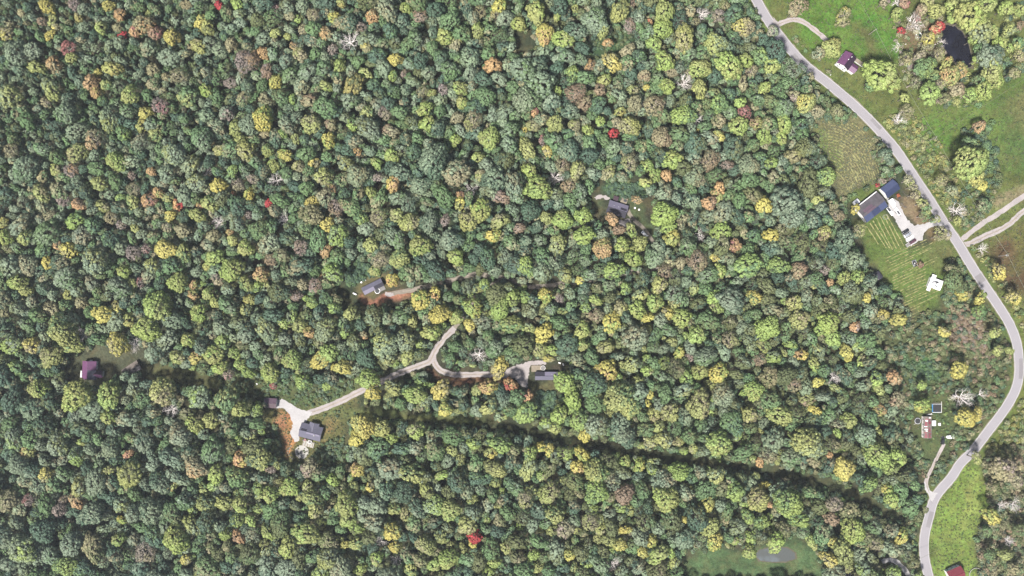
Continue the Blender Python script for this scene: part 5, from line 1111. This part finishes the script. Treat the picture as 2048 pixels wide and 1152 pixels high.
# barn and workshop
e = house('blue_roofed_barn', 'barn with two-tone navy blue metal roof above the farm yard', 1782, 377, 4.5, -37.5, 'barn')
T = gable(e, 8.8, 6.6, 3.6, 1.5, WHITE, R_NAVYL, R_NAVY); openings(e, T, 8.8, 6.6, 3, sides=(1,), door=0)
MB().box(-4.46, -4.4, -2.2, 2.2, .05, 3.2).build('barn_door', WHITE, e)
e = house('workshop', 'wide workshop with weathered grey roof and navy lower slope by the farm yard', 1744.5, 413.5, 4.5, -38, 'workshop')
T = gable(e, 15.6, 10.6, 3.6, 1.7, WHITE, R_WEATH, R_WEATH)
roof_overlay(e, T, 15.6, 10.6, 3.6, 1.7, -7.9, -2.4, -1, .34, 1.06, R_NAVYL); roof_overlay(e, T, 15.6, 10.6, 3.6, 1.7, -2.3, 3.0, -1, .34, 1.06, R_NAVY); roof_overlay(e, T, 15.6, 10.6, 3.6, 1.7, 3.1, 7.9, -1, .34, 1.06, R_NAVYL)
roof_overlay(e, T, 15.6, 10.6, 3.6, 1.7, -7.9, 7.9, 1, .98, 1.06, WHITE, 'gutter'); openings(e, T, 15.6, 10.6, 5, door=-1)
roof_overlay(e, T, 15.6, 10.6, 3.6, 1.7, -5.0, 1.5, -1, .03, .28, R_MAUVE); roof_overlay(e, T, 15.6, 10.6, 3.6, 1.7, -6.0, 0.5, 1, .03, .35, R_MAUVE)
e = house('white_lean_shed', 'small white-roofed shed at the upper left corner of the workshop', 1713.5, 404, 2.5, -38, 'shed')
T = gable(e, 3.2, 2.4, 2.0, .4, WHITE, R_WHITE, R_WHITE, over=.15)
p = W(1768.5, 391); e = tag(empty('curved_planter', (p.x, p.y, 0), rad(52)), 'curved white walkway strip between the workshop and the barn', 'walkway')
for k in range(6): MB().box(-3 + k, -3 + k + .94, -.7 + .06*(k-2.5)**2, .3 + .06*(k-2.5)**2, .06, .16).build('paver', CONC, e)
# vehicles
def wheel(e, x, y, r=.34, w=.22):
    s = 1 if y > 0 else -1
    t_ = MB().tube((x, y - s*w, r), (x, y, r), r, r, 14).build('wheel', BLACK, e)
    MB().tube((x, y - s*.01, r), (x, y + s*.012, r), r*.6, r*.6, 12).build('rim', STEEL, t_)
def paint(name, rgb): return surf(name, rgb, 0.3, 0.04, 1.0, spec=.5)
LAMPW = surf('lamp_lens', (.7, .7, .68), .2, .05); LAMPR = surf('tail_lens', (.35, .02, .02), .3, .05)
def loft(sections):
    """sections: list of (x, [(y, z), ...]) with equal counts"""
    m = MB(); n = len(sections[0][1])
    for x, pr in sections: m.v += [(x, y, z) for y, z in pr]
    for i in range(len(sections)-1):
        for k in range(n): m.f.append([i*n + k, i*n + (k+1) % n, (i+1)*n + (k+1) % n, (i+1)*n + k])
    m.f.append(list(range(n))[::-1]); m.f.append([ (len(sections)-1)*n + k for k in range(n)])
    return m
def prof(w, z0, z1, t): return [(-w, z0), (w, z0), (w, z0 + (z1-z0)*.6), (w - t, z1), (-w + t, z1), (-w, z0 + (z1-z0)*.6)]
def car(name, label, px, py, ang, mat, kind='car', L=4.7, cat='car', group=None, z=.06):
    p = W(px, py, 1.0); e = tag(empty(name, (p.x, p.y, z), rad(ang)), label, cat, group)
    h = L/2; w = .92
    top = 1.0 if kind == 'suv' else .88
    loft([(-h, prof(w*.85, .45, top*.85, .12)), (-h*.9, prof(w, .32, top, .1)), (-h*.2, prof(w, .3, top, .08)), (h*.5, prof(w, .3, top*.97, .1)), (h*.9, prof(w*.95, .35, top*.86, .15)), (h, prof(w*.8, .45, top*.72, .2))]).build('body', mat, e)
    if kind == 'pickup': c0, c1, c2, c3 = -.05, .1, .95, 1.5
    elif kind == 'suv': c0, c1, c2, c3 = -2.25, -2.0, .55, 1.15
    else: c0, c1, c2, c3 = -1.75, -1.15, .45, 1.15
    ct = 1.72 if kind != 'car' else 1.42
    cb = loft([(c0, prof(w*.86, top-.05, top+.02, .02)), (c1, prof(w*.86, top-.05, ct, .14)), (c2, prof(w*.86, top-.05, ct, .14)), (c3, prof(w*.86, top-.05, top+.02, .02))]).build('cabin', mat, e)
    ws = MB().slab([(c3-.06, -.66, top+.07), (c3-.06, .66, top+.07), (c2+.06, .6, ct-.06), (c2+.06, -.6, ct-.06)], .03); ws.build('windscreen', GLASS, e)
    if kind != 'pickup':
        rw = MB().slab([(c1-.05, -.6, ct-.07), (c1-.05, .6, ct-.07), (c0+.05, .66, top+.08), (c0+.05, -.66, top+.08)], .03); rw.build('rear_window', GLASS, e)
    else:
        bed = MB().box(-h+.15, -.15, -.74, .74, top+.004, top+.03); bed.build('bed', DARKM, e)
        for s in (-1, 1): MB().box(-h+.1, -.1, s*.84-.06, s*.84+.06, top-.02, top+.22).build('bed_rail', mat, e)
        MB().box(-h+.02, -h+.12, -.8, .8, top-.02, top+.22).build('tailgate', mat, e)
    for s in (-1, 1):
        MB().box((c0+c1)/2+.3, (c2+c3)/2-.2, s*w*.82-.02, s*w*.82+.02, top+.12, ct-.2).build('side_window', GLASS, e)
        MB().box(h-.14, h-.02, s*.62-.17, s*.62+.17, top*.62, top*.74).build('headlight', LAMPW, e)
        MB().box(-h+.0, -h+.1, s*.64-.14, s*.64+.14, top*.6, top*.75).build('tail_light', LAMPR, e)
        for x in (-h*.6, h*.62): wheel(e, x, s*(w+.01))
    return e
PW = paint('white_car_paint', (.55, .55, .55)); PB = paint('black_car_paint', (.012, .012, .014)); PG = paint('grey_car_paint', (.16, .17, .19)); PM = paint('maroon_car_paint', (.05, .02, .03)); PS = paint('silver_car_paint', (.45, .45, .47))
car('parked_car', 'white car parked on the lane below the forest cabin', 1289.5, 468.5, 46, PW)
car('pickup_truck', 'white pickup truck parked against the right end of the workshop', 1781, 422.5, 54, PW, 'pickup', 5.6, 'pickup')
car('parked_car', 'black car, topmost in the row of cars at the foot of the farm yard', 1811.5, 463, -33, PB, 'suv')
car('parked_car', 'grey car between the black car and the white car in the farm yard row', 1816, 469, -33, PG)
car('parked_car', 'white car in the middle of the farm yard row', 1820.5, 475.5, -33, PW)
car('parked_car', 'dark maroon car at the lower end of the farm yard row', 1826, 483, -33, PM, 'suv')
car('parked_car', 'black car parked nose-up beside the white boat', 1886, 881.5, -82, PB, 'suv')
p = W(1784.5, 406, 1.5); e = tag(empty('box_truck', (p.x, p.y, .06), rad(57)), 'white box truck parked between the barn and the workshop', 'truck')
MB().box(-2.6, 1.3, -1.1, 1.1, .7, 2.9).build('cargo_box', PW, e); loft([(1.4, prof(1.0, .5, 2.1, .1)), (2.2, prof(1.0, .5, 2.1, .15)), (2.6, prof(1.0, .5, 1.3, .15)), (3.1, prof(.95, .5, 1.1, .15))]).build('cab', PW, e)
MB().slab([(2.62, -.8, 1.42), (2.62, .8, 1.42), (2.3, .8, 2.02), (2.3, -.8, 2.02)], .03).build('windscreen', GLASS, e)
for x in (-1.7, 2.3):
    for s in (-1, 1): wheel(e, x, s*1.0, .42, .26)
p = W(1795, 423, .8); e = tag(empty('utility_trailer', (p.x, p.y, .06), rad(56)), 'long pale flatbed trailer loaded with gear beside the pickup', 'trailer')
MB().box(-2.6, 2.6, -1.0, 1.0, .55, .68).build('bed', STEEL, e)
for s in (-1, 1):
    MB().box(-2.6, 2.6, s*1.0-.04, s*1.0+.04, .68, 1.1).build('side_rail', WHITE, e); wheel(e, -.4, s*1.25, .36); wheel(e, .5, s*1.25, .36)
MB().tube((2.6, 0, .6), (3.7, 0, .5), .06, .06, 6).build('drawbar', DARKM, e); MB().box(-.2, 1.9, -.45, .45, .685, 1.2).build('cargo', DARKM, e); MB().box(-2.2, -.9, -.6, .6, .685, 1.3).build('cargo', WHITE, e)
p = W(1818.5, 488, .5); e = tag(empty('flat_trailer', (p.x, p.y, .06), rad(-33)), 'empty white-edged flat trailer at the bottom corner of the farm yard', 'trailer')
MB().box(-2.3, 2.3, -.9, .9, .5, .6).build('bed', DECKG, e); [MB().box(-2.3, 2.3, s*.9-.06, s*.9+.06, .6, .75).build('side_rail', WHITE, e) for s in (-1, 1)]; [wheel(e, 0, s*1.1, .34) for s in (-1, 1)]
p = W(1795.5, 392); e = tag(empty('skid_loader', (p.x, p.y, .0), rad(60)), 'orange skid loader below the blue-roofed barn', 'loader')
MB().box(-1.2, .6, -.7, .7, .35, 1.2).build('body', ORANGE, e); MB().box(-.6, .5, -.5, .5, 1.2, 2.0, .06).build('cab', ORANGE, e); MB().box(1.3, 1.9, -.9, .9, .1, .6).build('bucket', DARKM, e)
for s in (-1, 1):
    MB().tube((-1.0, s*.8, 1.3), (1.5, s*.8, .5), .1, .08, 6).build('lift_arm', ORANGE, e); [wheel(e, x, s*.98, .38, .25) for x in (-.7, .4)]
p = W(1810.5, 391, .4); e = tag(empty('rail_fence', (p.x, p.y, 0), rad(56)), 'short pale rail fence beside the pines right of the barn', 'fence')
for k in range(4): MB().box(-2.7 + k*1.8 - .07, -2.7 + k*1.8 + .07, -.07, .07, 0, 1.1).build('post', WOOD, e)
for z in (.5, .95): MB().box(-2.8, 2.8, .075, .12, z, z + .14).build('rail', WOOD, e)
for k, (x, y, R_) in enumerate([(1803, 408, .9), (1810, 415, 1.0), (1806, 412, .6)]):
    p = W(x, y); m = MB(); r_ = random.Random(90+k)
    for j in range(9): m.tube((r_.uniform(-R_, R_), r_.uniform(-R_, R_), r_.uniform(.1, .4)), (r_.uniform(-R_, R_), r_.uniform(-R_, R_), r_.uniform(.1, .6)), .09, .06, 5)
    tag(m.build('brush_pile', BARK, None, (p.x, p.y, 0)), ['dark brush pile nearest the orange loader on the bare dirt', 'dark brush pile farthest from the orange loader on the bare dirt', 'smallest dark brush pile on the bare dirt strip'][k], 'brush pile', 'brush piles on the dirt strip')
p = W(1771, 434); e = tag(empty('stone_ring', (p.x, p.y, 0)), 'pale stone ring garden on the lawn below the workshop', 'stone ring')
for k in range(14):
    a = k*math.pi/7; MB().prism([(.28*math.cos(t), .22*math.sin(t)) for t in np.linspace(0, 5.4, 6)], 0, .25, .7).build('stone', CONC, e, (1.55*math.cos(a), 1.3*math.sin(a), 0), a)
# white trailer home on the lawn
e = house('white_trailer_home', 'white-roofed trailer home on the mown lawn', 1872, 567.5, 3.2, 20)
T = gable(e, 7.4, 5.6, 2.6, .5, WHITE, R_WHITE, R_WHITE, over=.2)
for u, v_ in ((-1.6, .5), (-.8, .9), (.2, .4), (.1, 1.2), (.9, 1.0), (-2.3, -.4), (-.3, -1.0), (.8, -1.3)): MB().box(u-.36, u+.36, v_-.30, v_+.30, 2.8, 3.45).build('roof_vent', DARKM, e)
openings(e, T, 7.4, 5.6, 3, door=-1)
p = W(1857.5, 577, .5); e = tag(empty('white_deck', (p.x, p.y, 0), rad(20)), 'white deck with steps at the lower left of the white trailer home', 'deck')
for k in range(5): MB().box(-1.1 + k*.44, -1.1 + k*.44 + .4, -1.4, 1.4, .6, .67).build('deck_board', WHITE, e)
MB().box(-1.1, 1.05, -1.4, 1.4, .05, .595).build('deck_frame', GREYW, e)
p = W(1866.5, 552.5, 1); e = tag(empty('white_canopy', (p.x, p.y, 0), rad(20)), 'small white canopy above the white trailer home', 'canopy')
MB().slab([(-1.3, -.9, 2.2), (1.3, -.9, 2.2), (1.3, .9, 2.1), (-1.3, .9, 2.1)], .06).build('cover', WHITE, e)
for sx in (-1.2, 1.2):
    for sy in (-.8, .8): MB().tube((sx, sy, 0), (sx, sy, 2.08), .04, .04, 6).build('post', STEEL, e)
p = W(1829, 527, .5); e = tag(empty('black_trailer', (p.x, p.y, 0), rad(68)), 'small black open trailer with pale rails in the middle of the lawn', 'trailer')
MB().box(-1.9, 1.9, -1.15, 1.15, .5, .6).build('bed', BLACK, e); [wheel(e, 0, s*1.4, .34) for s in (-1, 1)]
for s in (-1, 1): MB().box(-1.9, 1.9, s*1.15-.06, s*1.15+.06, .6, .95).build('side_rail', STEEL, e)
MB().box(-1.96, -1.84, -1.1, 1.1, .6, .95).build('front_rail', STEEL, e); MB().box(-.3, .1, -.2, .3, .605, .9).build('cargo', WHITE, e); MB().box(.7, 1.0, -.6, -.2, .605, .9).build('cargo', WHITE, e)
e = house('dark_shed', 'dark flat-roofed shed where the lawn meets the woods', 1758, 551, 2.5, 52, 'shed')
T = gable(e, 4.4, 2.9, 2.2, .3, GREYW, R_DARK, R_DARK, over=.15)
# red and white mobile home
e = house('patched_mobile_home', 'mobile home with red and white patched roof among trees near the road', 1856, 855, 3.2, 90)
T = gable(e, 12.6, 4.5, 2.7, .55, surf('stained_siding', (.5, .46, .44), .8, .2), R_RUST, R_RUST, over=.2)
r_ = random.Random(5)
for k in range(14):
    for sd in (1, -1):
        if r_.random() < .12: continue
        u0 = -6.2 + k*.88
        roof_overlay(e, T, 12.6, 4.5, 2.7, .55, u0 + r_.uniform(0, .2), u0 + r_.uniform(.55, .86), sd, r_.uniform(.05, .25), r_.uniform(.55, .95), REDM if r_.random() < .8 else WHITE, 'roof_patch')
openings(e, T, 12.6, 4.5, 4, door=1)
p = W(1866.5, 846, .6); e = tag(empty('white_shed_box', (p.x, p.y, 0)), 'white storage box against the right side of the patched mobile home', 'storage box'); MB().box(-1.0, 1.0, -1.5, 1.5, 0, 1.6).build('box', WHITE, e); MB().box(-1.06, 1.06, -1.56, 1.56, 1.6, 1.7).build('lid', R_WHITE, e)
p = W(1878.5, 848.5, .4); e = tag(empty('white_freezer', (p.x, p.y, 0)), 'small white chest standing alone in the grass right of the patched mobile home', 'chest'); MB().box(-.6, .6, -.8, .8, .05, .85).build('body', WHITE, e); MB().box(-.62, .62, -.82, .82, .86, .95).build('lid', WHITE, e)
p = W(1858, 828.5, .5); e = tag(empty('junk_heap', (p.x, p.y, 0)), 'pale heap of boards at the upper end of the patched mobile home', 'board heap')
for k in range(9): MB().box(-1.4, 1.4, -.12, .12, .05 + .1*k, .12 + .1*k).build('board', WOOD if k % 2 else WHITE, e, (r_.uniform(-.5, .5), r_.uniform(-.4, .4), 0), r_.uniform(-.6, .6))
p = W(1874, 816.5, 1.0); e = tag(empty('square_pool', (p.x, p.y, 0)), 'square dark-covered pool with white frame and blue left side', 'pool')
MB().box(-2.6, 2.6, -2.4, 2.4, .02, 1.0).build('liner', BLUE, e); MB().box(-2.45, 2.6, -2.3, 2.35, 1.002, 1.06).build('cover', BLACK, e)
for (a, b, c, d) in ((-2.75, 2.75, -2.6, -2.4), (-2.75, 2.75, 2.4, 2.55), (2.6, 2.78, -2.4, 2.4)): MB().box(a, b, c, d, .9, 1.12).build('rail', WHITE, e)
for k in range(6): MB().box(-2.7 + k*1.06, -2.6 + k*1.06, 2.55, 2.65, 0, 1.5).build('post', WHITE, e)
MB().box(2.55, 2.75, 2.4, 4.0, .9, 1.1).build('rail', WHITE, e); MB().box(-2.7, 2.7, 3.1, 3.3, 1.1, 1.25).build('rail', WOOD, e)
p = W(1835.5, 842, .8); e = tag(empty('trampoline', (p.x, p.y, 0)), 'round black trampoline left of the patched mobile home', 'trampoline')
MB().ring(0, 0, .78, .86, 1.85, .22, 24).build('frame', STEEL, e); MB().cyl(0, 0, .78, .82, 1.62, 24).build('mat', BLACK, e)
for k in range(4): a = k*math.pi/2 + .3; MB().tube((1.75*math.cos(a), 1.75*math.sin(a), 0), (1.75*math.cos(a), 1.75*math.sin(a), .78), .05, .05, 6).build('leg', STEEL, e)
MB().tube((-1.2, -1.4, .8), (-1.9, -2.3, 0), .06, .06, 6).build('ladder', WHITE, e)
p = W(1901, 873.5, .8); e = tag(empty('covered_boat', (p.x, p.y, 0), rad(-3)), 'white covered boat on a trailer beside the black car', 'boat')
hull = lambda s, z: [(-2.8*s, 0), (-2.0*s, -.75*s), (0, -1.1*s), (2.4*s, -1.05*s), (2.4*s, 1.05*s), (0, 1.1*s), (-2.0*s, .75*s)]
MB().prism(hull(1, 0), .5, 1.1, 1.08).build('hull', WHITE, e); MB().prism(hull(1.06, 0), 1.101, 1.5, .75).build('cover', R_WHITE, e); MB().box(2.55, 2.8, -.2, .2, .5, 1.6).build('outboard_motor', DARKM, e)
[wheel(e, .8, s*1.25, .3) for s in (-1, 1)]
p = W(1938.5, 868.5); e = tag(empty('picnic_table', (p.x, p.y, 0), rad(10)), 'weathered picnic table near the road verge right of the boat', 'table')
MB().box(-.9, .9, -.35, .35, .72, .77).build('table_top', WOOD, e); [MB().box(-.9, .9, s*.7-.13, s*.7+.13, .42, .46).build('bench', WHITE, e) for s in (-1, 1)]; [MB().box(x-.04, x+.04, -.7, .7, 0, .42).build('leg', WOOD, e) for x in (-.6, .6)]
# red barn, round pen, house at the bottom edge
e = house('red_roofed_barn', 'red-roofed barn with white walls at the bottom edge', 1914, 1150, 5, -24, 'barn')
T = gable(e, 8.6, 6.6, 4.0, 1.8, WHITE, R_RED, R_RED); openings(e, T, 8.6, 6.6, 3, door=-1)
p = W(1951.5, 1149); e = tag(empty('round_pen', (p.x, p.y, 0)), 'white round pen wall beside the red-roofed barn', 'round pen')
for k in range(18):
    a0 = k*2*math.pi/18; MB().ring(0, 0, 0, .8, 4.2, .25, 2, a0 + .01, a0 + 2*math.pi/18 - .01).build('panel', CONC, e)
e = house('dark_roofed_house', 'house with charcoal roof and white trim half under trees at the bottom edge', 1702, 1152, 4, 82)
T = gable(e, 12, 8.6, 2.8, 1.8, WHITE, R_DARK, R_LAV); openings(e, T, 12, 8.6, 3, door=1)
roof_overlay(e, T, 12, 8.6, 2.8, 1.8, -6.2, 6.2, -1, .96, 1.06, WHITE, 'gutter')
# stock tank near the dark pond
p = W(1837.5, 70.8, 1.2); e = tag(empty('stock_tank', (p.x, p.y, 0)), 'round dark green water tank with thick white rim left of the dark pond', 'tank')
MB().ring(0, 0, 0, 1.5, 1.75, .42, 28).build('rim_wall', WHITE, e); MB().cyl(0, 0, .02, 1.2, 1.32, 28).build('water', surf('tank_water', (.012, .03, .026), .1, .05), e)
# fallen leafless trees
for k, (x, y, az, lb) in enumerate([(1812, 88, 200, 'fallen pale tree with its crown pointing left, left of the round tank'), (1822, 96, 225, 'fallen pale tree just below the round tank, crown pointing down left'), (1862, 92, 20, 'fallen pale tree between the round tank and the dark pond'), (1945, 795, 25, 'fallen bare tree with long pale limbs left of the road bend')]):
    p = W(x, y, .5); e = tag(empty('fallen_tree', (p.x, p.y, .4), 0, (.7, .7, .8)), lb, 'fallen tree', 'fallen leafless trees')
    e.rotation_euler = (0, math.radians(84), math.radians(az))
    t_, b_ = BARETREE[k % 4]; obj('trunk', t_, e); obj('branches', b_, e)
# utility poles and wires
POLE = surf('pole_wood', alb(206, 196, 184), .9, .2, 2.0); WIRE = surf('wire', alb(176, 178, 150), .5, .05)
tops = {}
for k, (x, y, a, lb) in enumerate([(1737.5, 69, 30, 'pale wooden utility pole in the green pasture above the farmhouse'), (1856, 281, 55, 'pale wooden utility pole in the meadow right of the cut field'),
                                   (1997, 512, 60, 'pale wooden utility pole beside the brown field right of the road'), (1811.5, 1114, 20, 'pale wooden utility pole beside the bottom drive')]):
    p = W(x, y); e = tag(empty('utility_pole', (p.x, p.y, 0), math.radians(a)), lb, 'utility pole', 'utility poles along the road')
    MB().tube((0, 0, -.2), (0, 0, 9.8), .26, .19, 10).build('pole', POLE, e); MB().box(-1.15, 1.15, -.09, .09, 9.0, 9.2).build('crossarm', POLE, e)
    for u in (-1.0, 0.0, 1.0): MB().cyl(u, 0, 9.205 if u else 9.81, 9.45 if u else 10.0, .07, 8).build('insulator', WHITE, e)
    if k == 2: MB().cyl(.0, .42, 7.8, 8.9, .28, 10).build('transformer', STEEL, e)
    tops[k] = Vector((p.x, p.y, 9.9))
def wire(a, b, label, r=.055, sag=1.2):
    m = MB(); pr = None
    for i in range(13):
        t = i/12; q = a.lerp(b, t); q.z -= sag*4*t*(1-t)
        if pr is not None: m.tube(pr, q, r, r, 5, cap=False)
        pr = q
    tag(m.build('power_line', WIRE), label, 'power line', 'power lines')
wire(W(1690, -60, 9.9), tops[0], 'power line from the pasture pole up to the top edge'); wire(tops[0], tops[1], 'power line between the pasture pole and the meadow pole', sag=1.8)
wire(tops[1], tops[2], 'power line from the meadow pole down to the brown field pole', sag=1.8); wire(tops[1], W(2110, 118, 9.9), 'power line from the meadow pole up to the right edge')
wire(tops[2], W(2090, 650, 9.9), 'power line from the brown field pole down to the right edge'); wire(tops[3], W(1880, 1098, 6.5), 'service wire from the bottom drive pole across the road', sag=.5)
for k, (x, y, lb) in enumerate([(1659.5, 151, 'white mailbox on the road verge below the farmhouse'), (1841, 651, 'white post box at the foot of the lawn'), (1763, 281, 'pale mailbox beside the cut field verge')]):
    p = W(x, y); e = tag(empty('mailbox', (p.x, p.y, 0), .5), lb, 'mailbox', 'mailboxes')
    MB().box(-.06, .06, -.06, .06, 0, 1.0).build('post', WOOD, e); MB().box(-.3, .3, -.2, .2, 1.0, 1.4, .04).build('box', WHITE, e)
# pines along the farm drive
PINE = [crown_mesh('crown', 2.6, 9.5, 700+k, clump_r=.5, leaf=.3, dens=.55, flat=1.1, gaps=.2) for k in range(2)]
PTR = trunk_mesh('trunk', 2.6, 9.5, 3, POLE, depth=2, spread=.8)
for k, (x, y, r, c, lb) in enumerate([(1818, 361, 13, 'ty', 'pine right of the blue-roofed barn, topmost of the roadside row'), (1826, 374, 9, 't', 'thin pine second from the top of the roadside row'), (1831, 389, 12, 'ty', 'pine third from the top of the roadside row'),
        (1845, 407, 12, 'yt', 'pine fourth from the top of the roadside row'), (1853, 420, 13, 'Gy', 'greenest pine in the middle of the roadside row'), (1848, 432, 12, 'Gd', 'dark green pine on the yard side of the roadside row'), (1873, 438, 9, 'yt', 'small pine just above the farm drive mouth'),
        (1882, 462, 12, 'yt', 'pine just below the farm drive mouth'), (1893, 470, 12, 't', 'thin pine nearest the road below the farm drive'), (1878, 474, 10, 'td', 'low pine on the lawn corner below the farm drive')]):
    R = r*S*1.05; kk = R/2.6; p = W(x, y, 9.5*.95)
    e = tag(empty('pine_tree', (p.x, p.y, 0), random.random()*6, (kk, kk, .95)), lb, 'tree', 'roadside pines')
    obj('trunk', PTR, e); co = obj('crown', PINE[k % 2], e); co['tint'] = tintof(c[0]); co['tint2'] = tintof(c[-1])
# a russet smoke bush and yard shrubs
for k, (x, y, R, c, lb) in enumerate([(1840.5, 529, 1.9, 'bk', 'russet smoke bush beside the small black trailer'), (1755.5, 370, 1.3, 'rk', 'dark red bush left of the blue-roofed barn'), (1766, 362, 2.0, 'pt', 'greyish bush above the blue-roofed barn')]):
    p = W(x, y, 1.5); e = tag(empty('garden_bush', (p.x, p.y, 0), k, (R/1.8, R/1.8, R/1.5)), lb, 'bush')
    co = obj('crown', SHRUB[k], e); co['tint'] = tintof(c[0]); co['tint2'] = tintof(c[1]); MB().tube((0, 0, -.1), (0, 0, .8), .08, .05, 6).build('stem', BARK, e)
# raked hay rows
STRAW = surf('dry_hay', alb(186, 182, 122), .95, .3, 1.5, .4, bump=.5)
def hay_row(a, b, w, label, group, seed):
    r = np.random.default_rng(seed); pa = W(*a); pb = W(*b); n = max(6, int((pb-pa).length / .9)); d = (pb-pa).normalized(); nn = Vector((-d.y, d.x, 0))
    V = []; F = []
    off = np.cumsum(r.normal(0, .05, n+1))
    for i in range(n+1):
        c = pa.lerp(pb, i/n) + nn*off[i]; ww = w*(.25 + 1.1*r.random()) * (.3 if r.random() < .12 else 1); hh = .10 + .14*r.random()
        V += [tuple(c - nn*ww + Vector((0, 0, .012))), tuple(c - nn*ww*.3 + Vector((0, 0, hh))), tuple(c + nn*ww*.35 + Vector((0, 0, hh*.9))), tuple(c + nn*ww + Vector((0, 0, .012)))]
    for i in range(n):
        for k in range(3): F.append((4*i+k, 4*(i+1)+k, 4*(i+1)+k+1, 4*i+k+1))
    tag(obj('hay_row', np_mesh('hay_row', np.array(V), np.array(F)[:, ::-1], STRAW)), label, 'hay row', group)
rows = [((1733,452),(1757,488)),((1740,446),(1772,496)),((1746,441),(1780,497)),((1753,436),(1786,500)),((1760,432),(1793,497)),((1767,429),(1802,498)),((1773,429),(1807,493))]
for i, (a, b) in enumerate(rows): hay_row(a, b, .34, f'dry grass row on the lawn below the workshop, {ORD[i] if i else "first"} from the left', 'mown rows below the workshop', i)
for i in range(26):
    y0 = 506 + i*4.9
    t = i/25
    xa = 1768 + 62*t**1.1 + random.uniform(-6, 6); xb = 1852 + 24*math.sin(t*3) + random.uniform(-10, 10) - (20 if i > 20 else 0)
    if 4 < i < 11: xb = min(xb, 1826) if i < 8 else xb
    sl = -.46
    ya = y0 + 12
    if i > 9 and i < 17: xb = min(xb, 1852)
    hay_row((xa, ya), (xb, ya + (xb-xa)*sl), .26, f'dry grass row across the lower lawn, {ORDW[i]} from the top', 'mown rows across the lower lawn', 100+i)
cen = (1652, 395); nrow = -1
for i in range(24):
    rr = 52 + i*5.2; pts = []
    for k in range(26):
        a = math.radians(-88 + k*3.6); x, y = cen[0] + rr*math.cos(a)*.86, cen[1] + rr*math.sin(a)*1.12
        pts.append((x, y))
    sd = poly_sd([q[0] for q in pts], [q[1] for q in pts], FIELD)
    run = [q for q, d_ in zip(pts, sd) if d_ < -4]
    if len(run) < 4: continue
    r = np.random.default_rng(300+i); V = []; F = []; nrow += 1
    run = catmull(run, 3)
    for k, q in enumerate(run):
        c = W(*q); d0 = Vector((q[0]-cen[0], -(q[1]-cen[1]), 0)).normalized(); ww = .28*(.2 + 1.2*r.random()); hh = .08 + .12*r.random()
        V += [tuple(c - d0*ww + Vector((0, 0, .012))), tuple(c + Vector((0, 0, hh))), tuple(c + d0*ww + Vector((0, 0, .012)))]
    for k in range(len(run)-1):
        for j in range(2): F.append((3*k+j, 3*(k+1)+j, 3*(k+1)+j+1, 3*k+j+1))
    tag(obj('stubble_row', np_mesh('stubble_row', np.array(V), np.array(F), STRAW)), f'curved pale stubble row in the cut field, {ORDW[nrow]} outward from the woods', 'hay row', 'curved rows in the cut field')

# ------------------------------------------------------------------ haze
hz = bpy.data.materials.new('haze'); nt, N, L = nodes(hz); N.clear()
pv = N.new('ShaderNodeVolumePrincipled'); pv.inputs['Density'].default_value = 0.00007; pv.inputs['Color'].default_value = (0.86, 0.92, 1.0, 1)
pv.inputs['Anisotropy'].default_value = 0.2
ho = N.new('ShaderNodeOutputMaterial'); L.new(pv.outputs[0], ho.inputs['Volume'])
hb = MB().box(-2600, 2600, -2600, 2600, -1.0, H + 5)
tag(hb.build('haze', hz), 'thin pale haze over the whole valley', 'haze', kind='stuff')
